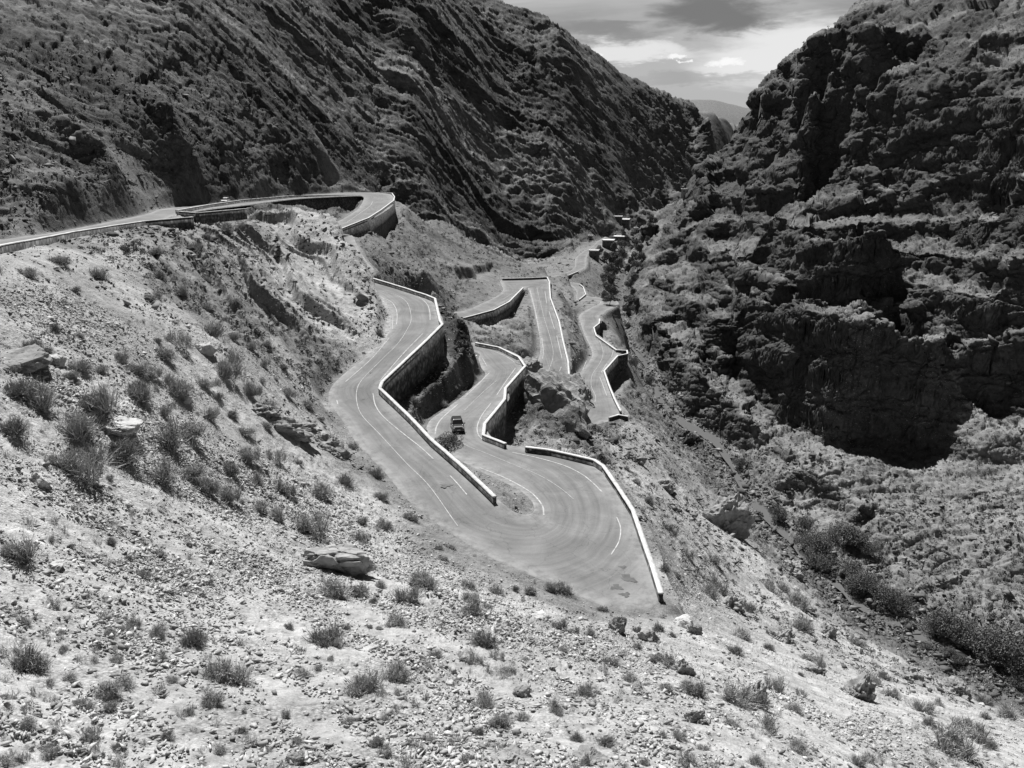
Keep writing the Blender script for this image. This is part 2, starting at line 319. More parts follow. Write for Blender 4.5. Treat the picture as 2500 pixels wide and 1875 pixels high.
# left mountain
for a in [(0,560,118),(-200,600,100),(150,540,130),(250,520,142),(0,400,136),(0,250,165),(-300,400,120),(-300,100,170),(200,450,150),(300,400,175),(330,480,178)]: c(*a, 'd')
for a in [(0,100,215),(0,-40,255),(300,250,235),(300,100,280),(300,-40,330),(-300,-100,240),(420,460,205),(440,300,240),(440,100,310),(440,-30,350)]: c(*a, 'm')
for px, Y0, z0, g_, top in [(560,262,-15.5,.62,-40),(700,310,-17,.60,-40),(820,365,-18,.58,-40),(920,412,-21,.56,-40),(1010,430,-25,.55,-40),(1100,490,-38,.54,-30),(1215,560,-60,.53,3),
      (1300,610,-70,.53,40),(1356,640,-72,.53,75),(1405,690,-73,.52,108),(1458,770,-74,.50,133),(1514,850,-75,.49,172),(1582,980,-75,.47,211),(1640,1080,-76,.46,235),(1695,1200,-76,.44,256),(1750,1400,-77,.42,282),(1778,1520,-78,.41,292),(1808,1650,-78,.40,302)]:
    ybase = 937.5-F*math.tan(math.atan2(z0, Y0)+PITCH)
    for k in range(6):
        if k == 0 and px >= 1215:
            Yr = (z0-g_*Y0)/(float(ray(px, top)[2])-g_); c(px, top+40, Yr*1.22, 'm'); c(px, top+75, Yr*1.6, 'm')
        py = top+(ybase-top)*k/5.0; tn = float(ray(px, py)[2]); c(px, py, (z0-g_*Y0)/(tn-g_), 'm')
for a in [(1550,480,1000),(1600,490,1050),(1650,480,1150)]: c(*a, 'm')
for a in [(900,-120,700),(600,-120,520)]: c(*a, 'm')
for a in [(1560,560,800),(1600,540,820),(1640,500,900),(1660,470,1080),(1690,455,1100)]: c(*a, 'm')
# far hills at the head of the valley
for a in [(1600,262,4200),(1660,247,4100),(1700,242,4000),(1745,244,4000),(1790,256,4100),(1822,270,4300),(1900,290,4600),(1500,270,4400),(1700,300,3200),(1760,310,3200),(1820,330,3000)]: c(*a, 'f')
for x, y, z in [(-600,5500,150),(700,5500,140),(2200,5500,150),(-3000,5000,200),(3500,5000,200),(-1100,2500,160),(-800,1500,200),(1500,2500,120),(-600,700,190),(-500,300,160),(-300,120,90),(-900,1200,260)]: cw(x, y, z, 'f')
# road edges
for i in range(0, NR, 6):
    cw(RL[i][0], RL[i][1], RZ[i]-.1, 'x'); cw(RR[i][0], RR[i][1], RZ[i]-.1, 'x')
CPX = np.array([q[:3] for q in CP]); CPZ = [q[3] for q in CP]
def uv(x, y):
    r = np.hypot(x, y); return np.arctan2(x, y)*1.6, np.log(np.maximum(r, 1.0))
cu, cv = uv(CPX[:, 0], CPX[:, 1])
keep = []
for i in range(len(cu)):                           # drop near-duplicates, they make the fit ring
    if all((cu[i]-cu[j])**2+(cv[i]-cv[j])**2 > 4e-5 for j in keep): keep.append(i)
keep = np.array(keep); U0, V0, Z0 = cu[keep], cv[keep], CPX[keep, 2]
D0 = np.sqrt((U0[:, None]-U0)**2+(V0[:, None]-V0)**2+1e-4)
nP = len(keep); M_ = np.zeros((nP+3, nP+3)); M_[:nP, :nP] = D0+np.eye(nP)*-2e-3
M_[:nP, nP] = 1; M_[:nP, nP+1] = U0; M_[:nP, nP+2] = V0; M_[nP:, :nP] = M_[:nP, nP:].T
SOL = np.linalg.solve(M_, np.concatenate([Z0, [0, 0, 0]]))
# tables over azimuth x ln r
GA = np.radians(np.linspace(-80, 80, 801)); GR = np.linspace(math.log(2.0), math.log(7000), 900)
gu, gv = np.meshgrid(GA*1.6, GR, indexing='ij')
TAB = np.zeros(gu.shape)
for s in range(0, 801, 40):
    q = gu[s:s+40][..., None]; w = gv[s:s+40][..., None]
    TAB[s:s+40] = np.sqrt((q-U0)**2+(w-V0)**2+1e-4)@SOL[:nP]+SOL[nP]+SOL[nP+1]*gu[s:s+40]+SOL[nP+2]*gv[s:s+40]
TAB = TAB.astype(np.float32)
# zone properties: albedo, rock relief, stones, shrubs
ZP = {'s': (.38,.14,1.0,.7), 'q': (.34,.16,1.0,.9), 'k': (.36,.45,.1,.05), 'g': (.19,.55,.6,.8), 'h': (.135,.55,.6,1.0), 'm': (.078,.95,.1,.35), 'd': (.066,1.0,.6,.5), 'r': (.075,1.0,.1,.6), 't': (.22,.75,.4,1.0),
      'w': (.13,.6,.3,.9), 'f': (.17,.3,0,0), 'x': (.19,.25,.5,.4)}
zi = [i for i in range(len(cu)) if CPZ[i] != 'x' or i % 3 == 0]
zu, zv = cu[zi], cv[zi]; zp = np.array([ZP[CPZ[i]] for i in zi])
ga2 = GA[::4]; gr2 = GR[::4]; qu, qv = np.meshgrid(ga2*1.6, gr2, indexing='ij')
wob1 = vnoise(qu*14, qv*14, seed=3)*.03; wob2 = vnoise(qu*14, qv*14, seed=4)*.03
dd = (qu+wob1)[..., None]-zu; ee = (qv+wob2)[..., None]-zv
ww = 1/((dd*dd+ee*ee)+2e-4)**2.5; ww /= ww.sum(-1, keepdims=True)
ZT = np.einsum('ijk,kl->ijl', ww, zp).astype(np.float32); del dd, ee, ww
def tab(T, a, lr, A0=GA, R0=GR):
    fa = np.clip((a-A0[0])/(A0[1]-A0[0]), 0, len(A0)-1.001); fr = np.clip((lr-R0[0])/(R0[1]-R0[0]), 0, len(R0)-1.001)
    i = fa.astype(int); j = fr.astype(int); u = (fa-i); v = (fr-j)
    if T.ndim == 3: u = u[..., None]; v = v[..., None]
    return T[i, j]*(1-u)*(1-v)+T[i+1, j]*u*(1-v)+T[i, j+1]*(1-u)*v+T[i+1, j+1]*u*v

# raster of the road corridor: signed distance beyond the edge, road height
RX0, RY0, RC = -130.0, 60.0, 0.3
RNX, RNY = int(230/RC), int(720/RC)
RD = np.full((RNX, RNY), 99, np.float32); RH = np.zeros((RNX, RNY), np.float32); RS = np.zeros((RNX, RNY), np.int8)
for i in range(NR-1):
    steps = max(1, int(np.ceil(max(np.linalg.norm(RL[i+1]-RL[i]), np.linalg.norm(RR[i+1]-RR[i]))/.45)))
    for k in range(steps):
        t = k/steps; l = RL[i]*(1-t)+RL[i+1]*t; r = RR[i]*(1-t)+RR[i+1]*t; z = RZ[i]*(1-t)+RZ[i+1]*t
        lo = np.minimum(l, r)-11; hi = np.maximum(l, r)+11
        i0 = max(int((lo[0]-RX0)/RC), 0); i1 = min(int((hi[0]-RX0)/RC)+1, RNX); j0 = max(int((lo[1]-RY0)/RC), 0); j1 = min(int((hi[1]-RY0)/RC)+1, RNY)
        if i1 <= i0 or j1 <= j0: continue
        X = RX0+np.arange(i0, i1)[:, None]*RC; Y = RY0+np.arange(j0, j1)[None]*RC
        e = r-l; L2 = (e**2).sum(); tt = ((X-l[0])*e[0]+(Y-l[1])*e[1])/L2; tc_ = np.clip(tt, 0, 1)
        d = np.hypot(X-(l[0]+tc_*e[0]), Y-(l[1]+tc_*e[1]))
        m = d < RD[i0:i1, j0:j1]
        RD[i0:i1, j0:j1][m] = d[m]; RH[i0:i1, j0:j1][m] = z; RS[i0:i1, j0:j1][m] = np.where(tt > .5, 1, -1)[m]
def road_at(x, y):
    fx = (x-RX0)/RC; fy = (y-RY0)/RC
    ok = (fx > 0) & (fx < RNX-1.01) & (fy > 0) & (fy < RNY-1.01)
    fx = np.where(ok, fx, 0); fy = np.where(ok, fy, 0); i = fx.astype(int); j = fy.astype(int); u = fx-i; v = fy-j
    d = RD[i, j]*(1-u)*(1-v)+RD[i+1, j]*u*(1-v)+RD[i, j+1]*(1-u)*v+RD[i+1, j+1]*u*v
    n = np.where(u > .5, 1, 0), np.where(v > .5, 1, 0)
    return np.where(ok, d, 99.), RH[i+n[0], j+n[1]], RS[i+n[0], j+n[1]]

def macro0(x, y):
    return tab(TAB, np.arctan2(x, y), np.log(np.maximum(np.hypot(x, y), 1)))
RIVAL = np.concatenate([[0], np.cumsum(np.linalg.norm(np.diff(RIVW[:, :2], axis=0), axis=1))])
# cliff bands: foot line in the photo, height, face width, ledge width
BANDS = [
 ([(1952,232),(2006,259),(2066,265),(2103,262)], 22, 5, 42), ([(2140,118),(2217,122),(2290,140)], 9, 4, 26),
 ([(2094,319),(2161,363),(2197,372),(2260,381),(2328,397),(2419,411),(2520,433)], 30, 5, 46),
 ([(1940,420),(1975,408),(2040,418)], 6, 3, 18), ([(2090,425),(2150,440),(2215,460),(2270,470)], 5, 3, 15), ([(2324,494),(2419,508),(2520,520)], 8, 3, 20),
 ([(1693,464),(1712,492),(1735,520)], 14, 4, 26), ([(1789,500),(1861,506),(1900,498)], 12, 5, 30), ([(1760,545),(1800,548),(1850,545)], 7, 4, 20),
 ([(1819,621),(1856,609),(1885,628),(1916,675),(1949,712),(2024,711),(2103,690),(2151,681),(2211,627)], 24, 5, 40),
 ([(1723,657),(1760,690),(1795,722),(1830,700),(1870,720),(1916,760),(1949,790),(1990,775),(2040,740)], 12, 4, 26),
 ([(1795,765),(1825,838),(1886,870),(1946,905),(2012,964),(2067,976),(2156,980),(2220,1014),(2301,996),(2355,978)], 36, 5, 52),
 ([(2152,770),(2200,780),(2328,815),(2419,822),(2520,800)], 12, 4, 24), ([(2355,978),(2400,920),(2460,930),(2520,940)], 20, 5, 34),
 ([(2211,865),(2290,880),(2355,883)], 9, 4, 18), ([(2060,870),(2120,850),(2180,850)], 10, 4, 18),
 ([(1546,835),(1570,850),(1598,890),(1616,945),(1660,995),(1710,1030),(1760,1072),(1800,1110)], 17, 5, 40),

 ([(1850,1070),(1923,1120),(1990,1095)], 7, 3, 16), ([(2080,1290),(2130,1262),(2190,1235)], 3.5, 2, 9), ([(2240,1450),(2330,1430),(2400,1390)], 3.5, 2, 9), ([(2300,1200),(2380,1215),(2450,1190)], 3, 2, 8),
 ([(339,494),(452,494),(565,482),(650,474),(706,470),(808,468),(860,455)], 17, 6, 46),
 ([(1120,680),(1160,672),(1200,650),(1222,660)], 4, 2, 12),
 ([(1620,700),(1650,760),(1690,800),(1730,860)], 10, 4, 28), ([(1660,590),(1700,640),(1730,700),(1790,790)], 9, 4, 26),
]
SPURS = []
def raycast_tab(fn, na=None):
    pass
RCR = np.exp(np.linspace(math.log(4), math.log(6500), 2600))
def cast(px, py, fn):
    """first hit of the pixel's ray with a height function"""
    dx, dy, dz = ray(px, py); hx, hy = float(dx), float(dy); L = math.hypot(hx, hy)
    X = RCR*hx/L; Y = RCR*hy/L; h = fn(X, Y); rz = RCR*float(dz)/L
    k = np.argmax(h >= rz)
    if h[k] < rz[k]: return None
    if k > 0:
        a = rz[k-1]-h[k-1]; b = h[k]-rz[k]; t = a/(a+b+1e-9); r = RCR[k-1]*(1-t)+RCR[k]*t
    else: r = RCR[k]
    return np.array([r*hx/L, r*hy/L, r*float(dz)/L])
BW = []
for pts, h, w, D in BANDS:
    P = []
    for p in pts:
        q = cast(*p, macro0)
        if q is not None: P.append(q[:2])
    BW.append((np.array(P), h, w, D))
def polyd(x, y, P):
    """signed distance (left positive) to a polyline plus arc fraction to fade the ends"""
    best = np.full(x.shape, 1e9); sg = np.zeros(x.shape); al = np.zeros(x.shape)
    seg = np.linalg.norm(np.diff(P, axis=0), axis=1); tot = seg.sum(); s0 = 0
    for i in range(len(P)-1):
        a, b = P[i], P[i+1]; e = b-a; t = np.clip(((x-a[0])*e[0]+(y-a[1])*e[1])/(e@e), 0, 1)
        qx = x-(a[0]+t*e[0]); qy = y-(a[1]+t*e[1]); d = np.hypot(qx, qy); m = d < best
        best = np.where(m, d, best); sg = np.where(m, np.sign(e[0]*qy-e[1]*qx), sg); al = np.where(m, s0+t*seg[i], al); s0 += seg[i]
    return best*sg, al, tot

# parapets and retaining walls: top line in the photo, leg, side of the drop, depth of the face below the road
WL = [
 ('U',[(430,513),(510,499),(588,488),(718,477),(880,476)],-1,[.5,.8,2,6,9],'long dark grey retaining wall behind the flat spur top, white car parked above'),
 ('U',[(-150,640),(0,598),(90,582),(180,565),(270,551),(352,539),(470,529)],-1,[.8,.8,.8,.8,.8,.8,.8],'weathered roadside parapet running from the left edge above the shrubby slope'),
 ('U',[(432,515),(482,519),(540,514),(600,509)],-1,[.3,.3,.3,.3],'short low parapet on the flat spur top in front of the pale road'),
 ('V',[(884,474),(932,469),(957,471),(963,480),(961,489),(930,512),(900,531),(827,560)],1,[1,2,5,8,10,10.5,10,6],'tall curved retaining wall of the highest bend'),
 ('A',[(901,676),(971,697),(1040,719),(1062,728),(1074,782),(1080,791),(1040,831),(933,931),(927,947),(964,982),(1004,1020),(1053,1072),(1134,1142),(1208,1212)],1,[.3,.3,.4,1,4,5,5.5,4.2,3.2,2.6,2.0,1.4,.8,.2],'long pale topped wall between the upper road and the road with the dark car'),
 ('B',[(1283,1090),(1346,1098),(1451,1122),(1473,1137),(1510,1190),(1546,1246),(1568,1311),(1595,1387),(1614,1448)],1,[.8,.8,1,1,1,1,1,1,.8],'white parapet curving round the outside of the big nearest hairpin'),
 ('B',[(1161,836),(1218,847),(1267,871),(1282,893),(1234,947),(1232,974),(1183,1034),(1180,1061),(1234,1082)],1,[.3,.4,1,3.5,5.5,6,5,2,.4],'zigzag wall with a dark face right of the dark car'),
 ('C',[(1131,776),(1205,756),(1243,736),(1277,702)],-1,[5,5,4,1.2],'dark retaining wall rising to the middle hairpin from behind the rock spur'),
 ('D',[(1226,680),(1297,678),(1336,676),(1341,687),(1344,727),(1365,784),(1375,833),(1387,882),(1391,936),(1380,957)],1,[.4,.6,1,1.5,1.5,1.5,1.8,2.5,4,5],'slim white wall along the straight stretch below the middle hairpin'),
 ('E',[(1464,778),(1463,789),(1450,799),(1452,808),(1456,819),(1505,854),(1531,855),(1532,863),(1508,868),(1475,905),(1487,940),(1500,972),(1516,1004)],1,[3,4,5,5,4,2,2,3,6,6,2,.8,.5],'angular wall with a jutting bay on the lowest road above the river'),
 ('E',[(1487,1019),(1510,1012),(1534,1016)],1,[.4,.4,.4],'short stub wall across the end of the lowest road'),
 ('F',[(1414,693),(1424,700),(1430,718),(1414,731)],1,[.6,1,1,.6],'tiny kerb wall on the short visible scrap of road before the village'),
 ('G',[(1388,672),(1404,665),(1412,662)],1,[.5,2,1],'low end wall where the village road drops out of sight'),
]
WALLS = []
for leg, pts, out, dep, lab in WL:
    Q = np.array([on_leg(px, py, leg, .8) for px, py in pts])
    al = np.concatenate([[0], np.cumsum(np.linalg.norm(np.diff(Q[:, :2], axis=0), axis=1))])
    WALLS.append(dict(P=Q[:, :2], z=Q[:, 2], out=out, dep=np.array(dep, float), al=al, label=lab, leg=leg))
def macro(x, y, full=False):
    x = np.asarray(x, float); y = np.asarray(y, float)
    r = np.hypot(x, y); a = np.arctan2(x, y); lr = np.log(np.maximum(r, 1))
    z = tab(TAB, a, lr).astype(float)
    zz = tab(ZT, a, lr, ga2, gr2); rock = zz[..., 1]
    rd, rh, rs = road_at(x, y)
    off = smooth(1.5, 12, rd)
    wx = fbm(x*.03, y*.03, oct=2, seed=40)*8; wy = fbm(x*.03+9, y*.03, oct=2, seed=44)*8
    add = np.zeros_like(z)
    for P, h, w, D in BW:
        lo = P.min(0)-D-12; hi = P.max(0)+D+12
        m = (x > lo[0]) & (x < hi[0]) & (y > lo[1]) & (y < hi[1])
        if not m.any(): continue
        xx = x[m]+wx[m]*.35; yy = y[m]+wy[m]*.35
        d, al, tot = polyd(xx, yy, P)
        d = d+2.2*vnoise(al*.16, al*0, seed=50)*min(1, h/12)*.7
        fade = smooth(-.5, 8, al)*smooth(-.5, 8, tot-al)
        d0 = d-w*.5
        g = smooth(-w/2, w/2, d0)-.5-np.clip(d0/D, -.5, .5)
        add[m] += h*g*fade*(np.abs(d) < D)
    z = z+add*off
    # terraces of the bedding on the rocky walls
    right = smooth(.05, .2, a)*smooth(.55, .9, rock)*smooth(20, 60, x)
    st = (z+.16*y-.10*x)/13.0+fbm(x*.012, y*.012, oct=2, seed=60)*1.2
    fr = st-np.floor(st); ter = smooth(.36, .58, fr)-fr
    z = z+ter*6.2*right*off*(1-smooth(600, 900, r))*smooth(-.6, .1, fbm(x*.01, y*.01, oct=2, seed=66))
    # tilted slabs of the near spur: steps facing the camera
    sd_ = np.hypot((x+46)/34, (y-168)/70); sm = smooth(1.15, .75, sd_)*off*(1-smooth(-4, 6, x+.5*(y-150)-0))
    sm = (1-smooth(.8, 1.2, sd_))*off
    cv_ = x*.79+y*.61+fbm(x*.05, y*.05, oct=2, seed=62)*5; cw_ = x*.61-y*.79
    for lam, am in ((11., 3.4), (4.3, 1.1)):
        q_ = cv_/lam+.35*vnoise(cw_*.05, cv_*.05, seed=63); fq = q_-np.floor(q_); z = z+(smooth(.42, .58, fq)-fq)*am*sm*(.6+.8*vnoise(np.floor(q_)*3.7, cw_*.03, seed=64))
    # ribs and gullies running down the left mountain
    lx, ly = rot(x, y, R(-58))
    rib = fbm(lx*.004+wx*.01, ly*.019+wy*.02, oct=6, seed=70, ridged=True, gain=.55)
    left = (1-right)*smooth(.45, .75, rock)*smooth(230, 420, r)*(x < 260)
    z = z+(rib-.2)*left*np.clip(r*.022, 4, 17)*off*(1-smooth(800, 1500, r))
    z = z+fbm(x*.045, y*.045, oct=3, seed=80)*np.clip(rock, .05, 1)*2.6*off*smooth(60, 150, r)*(1-smooth(2500, 4000, r)*.9)
    z = z+fbm(x*.004, y*.004, oct=3, seed=90)*30*smooth(2500, 3500, r)*0
    kk = np.clip(r/330, .7, 2.4)
    for lam, am in ((15., 3.6), (5.5, 1.5)):
        q_ = (ly+fbm(x*.02, y*.02, oct=3, seed=65)*12)/(lam*1.6)+.3*vnoise(lx*.012, ly*.02, seed=67); fq = q_-np.floor(q_)
        z = z+(smooth(.40, .56, fq)-fq)*am*1.5*left*off*(.35+.9*vnoise(np.floor(q_)*3.7, lx*.012, seed=68))*(1-smooth(900, 1600, r))
    # road bench
    w = smooth(.9, 3.0, rd)
    zb = rh-.06-.35*(1-smooth(.0, .2, rd))
    z = np.where(rd < 3.1, zb*(1-w)+z*w, z)
    for q in WALLS:
        P = q['P']
        if q['dep'].max() < .9: continue
        lo = P.min(0)-9; hi = P.max(0)+9; m = (x > lo[0]) & (x < hi[0]) & (y > lo[1]) & (y < hi[1])
        if not m.any(): continue
        d, al, tot = polyd(x[m], y[m], P); d = d*q['out']
        dep = np.interp(al, q['al'], q['dep']); zt = np.interp(al, q['al'], q['z'])-dep*smooth(-.12, .2, d)-.15*np.clip(d, 0, 9)
        inr = (al > .05) & (al < tot-.05) & (d > -.2) & (d < 6)
        k = smooth(2.5, 6, d); zm = z[m]; z[m] = np.where(inr & (dep > .3), np.minimum(zm, zt*(1-k)+zm*k), zm)
    rvd, al, tot = polyd(np.where(y < 800, x, 1e6), y, RIVW[:, :2]); rvd = np.abs(rvd); zr_ = np.interp(al, RIVAL, RIVW[:, 2])
    wr = smooth(3.0, 9.0, rvd+1.6*vnoise(x*.12, y*.12, seed=95)); z = np.where(rvd < 10, (zr_+.3-.9*(1-smooth(.8, 2.2, rvd)))*(1-wr)+z*wr, z)
    if full: return z, zz, rd, off
    return z

# ------------------------------------------------------------------ mesh helpers
def new_mesh(name, V, Fq, mat=None, smooth_=False, parent=None, uvs=None):
    V = np.asarray(V, np.float32); Fq = np.asarray(Fq, np.int32)
    me = bpy.data.meshes.new(name); k = Fq.shape[1]
    me.vertices.add(len(V)); me.vertices.foreach_set('co', V.ravel())
    me.loops.add(Fq.size); me.loops.foreach_set('vertex_index', Fq.ravel())
    me.polygons.add(len(Fq)); me.polygons.foreach_set('loop_start', np.arange(len(Fq), dtype=np.int32)*k)
    me.update(calc_edges=True)
    if smooth_: me.polygons.foreach_set('use_smooth', np.ones(len(Fq), bool))
    if mat: me.materials.append(mat)
    o = bpy.data.objects.new(name, me); COL.objects.link(o)
    if parent: o.parent = parent
    return o
def attr(o, name, a):
    at = o.data.attributes.new(name, 'FLOAT', 'POINT'); at.data.foreach_set('value', np.asarray(a, np.float32).ravel())
def tag(o, label=None, cat=None, group=None, kind=None):
    for k, v in (('label', label), ('category', cat), ('group', group), ('kind', kind)):
        if v: o[k] = v
    return o

# ------------------------------------------------------------------ materials (all neutral greys: the photograph is black and white)
def mat(name):
    m = bpy.data.materials.new(name); m.use_nodes = True; t = m.node_tree
    b = t.nodes['Principled BSDF']; b.inputs['Roughness'].default_value = .95; b.inputs['Specular IOR Level'].default_value = .15
    return m, t, b
def tnoise(t, scale, detail=5, rough=.6, vec=None, dist=0):
    n = t.nodes.new('ShaderNodeTexNoise'); n.inputs['Scale'].default_value = scale; n.inputs['Detail'].default_value = detail
    n.inputs['Roughness'].default_value = rough; n.inputs['Distortion'].default_value = dist
    if vec: t.links.new(vec, n.inputs['Vector'])
    return n.outputs[0]
def grey(t, v):
    n = t.nodes.new('ShaderNodeCombineColor')
    for i in range(3): t.links.new(v, n.inputs[i])
    return n.outputs[0]
def bump(t, b, h, strength=.6, dist=.1):
    n = t.nodes.new('ShaderNodeBump'); n.inputs['Strength'].default_value = strength; n.inputs['Distance'].default_value = dist
    t.links.new(h, n.inputs['Height']); t.links.new(n.outputs[0], b.inputs['Normal']); return n
def simple(name, v, var=.15, scale=3, rough=.9, bs=.3, bd=.02, spec=.2):
    m, t, b = mat(name); g = t.nodes.new('ShaderNodeNewGeometry')
    n = tnoise(t, scale, 6, .65, g.outputs['Position'])
    f = mathn(t, 'MULTIPLY', ramp(t, n, [(.25, 1-var), (.75, 1+var)]), v)
    t.links.new(grey(t, f), b.inputs['Base Color']); b.inputs['Roughness'].default_value = rough; b.inputs['Specular IOR Level'].default_value = spec
    if bs: bump(t, b, n, bs, bd)
    return m
MG, t, b = mat('ground')
g = t.nodes.new('ShaderNodeNewGeometry'); P = g.outputs['Position']
aa = t.nodes.new('ShaderNodeAttribute'); aa.attribute_name = 'albedo'; ar = t.nodes.new('ShaderNodeAttribute'); ar.attribute_name = 'rock'
n1 = tnoise(t, .09, 6, .6, P); n2 = tnoise(t, 1.1, 8, .68, P); n3 = tnoise(t, 9, 4, .7, P)
v = mathn(t, 'MULTIPLY', aa.outputs['Fac'], ramp(t, n1, [(.3, .78), (.7, 1.2)]))
v = mathn(t, 'MULTIPLY', v, ramp(t, n2, [(.28, .62), (.5, 1.0), (.72, 1.35)]))
v = mathn(t, 'MULTIPLY', v, ramp(t, n3, [(.3, .8), (.7, 1.18)]), True)
vo = t.nodes.new('ShaderNodeTexVoronoi'); vo.inputs['Scale'].default_value = 7; vo.inputs['Randomness'].default_value = 1; t.links.new(P, vo.inputs['Vector'])
vs = t.nodes.new('ShaderNodeSeparateColor'); t.links.new(vo.outputs['Color'], vs.inputs[0]); gm = ramp(t, tnoise(t, .35, 4, .6, P), [(.4, 0.0), (.62, 1.0)])
gv = mathn(t, 'MULTIPLY', ramp(t, vs.outputs[0], [(0, .72), (1, 1.22)]), ramp(t, vo.outputs['Distance'], [(.25, 1.0), (.75, .62)]))
gx = t.nodes.new('ShaderNodeMix'); gx.data_type = 'FLOAT'; t.links.new(gm, gx.inputs[0]); gx.inputs[2].default_value = 1.0; t.links.new(gv, gx.inputs[3]); v = mathn(t, 'MULTIPLY', v, gx.outputs[0])
st_a = t.nodes.new('ShaderNodeAttribute'); st_a.attribute_name = 'strata'; mpp = t.nodes.new('ShaderNodeMapping'); mpp.inputs['Rotation'].default_value = (0, 0, R(-58)); mp2 = t.nodes.new('ShaderNodeMapping'); mp2.inputs['Scale'].default_value = (.035, .5, .16)
t.links.new(P, mpp.inputs[0]); t.links.new(mpp.outputs[0], mp2.inputs[0]); sn = tnoise(t, 1.0, 7, .7, mp2.outputs[0], .5)
sx_ = t.nodes.new('ShaderNodeMix'); sx_.data_type = 'FLOAT'; t.links.new(st_a.outputs['Fac'], sx_.inputs[0]); sx_.inputs[2].default_value = 1.0; t.links.new(ramp(t, sn, [(.34, .35), (.46, .85), (.56, 1.1), (.72, 1.9)]), sx_.inputs[3]); v = mathn(t, 'MULTIPLY', v, sx_.outputs[0])
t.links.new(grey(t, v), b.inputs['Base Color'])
hh = mathn(t, 'ADD', mathn(t, 'MULTIPLY', n2, 1.2), mathn(t, 'SUBTRACT', mathn(t, 'MULTIPLY', n3, .25), mathn(t, 'MULTIPLY', mathn(t, 'MULTIPLY', vo.outputs['Distance'], gm), .35)))
bump(t, b, hh, .7, .35)

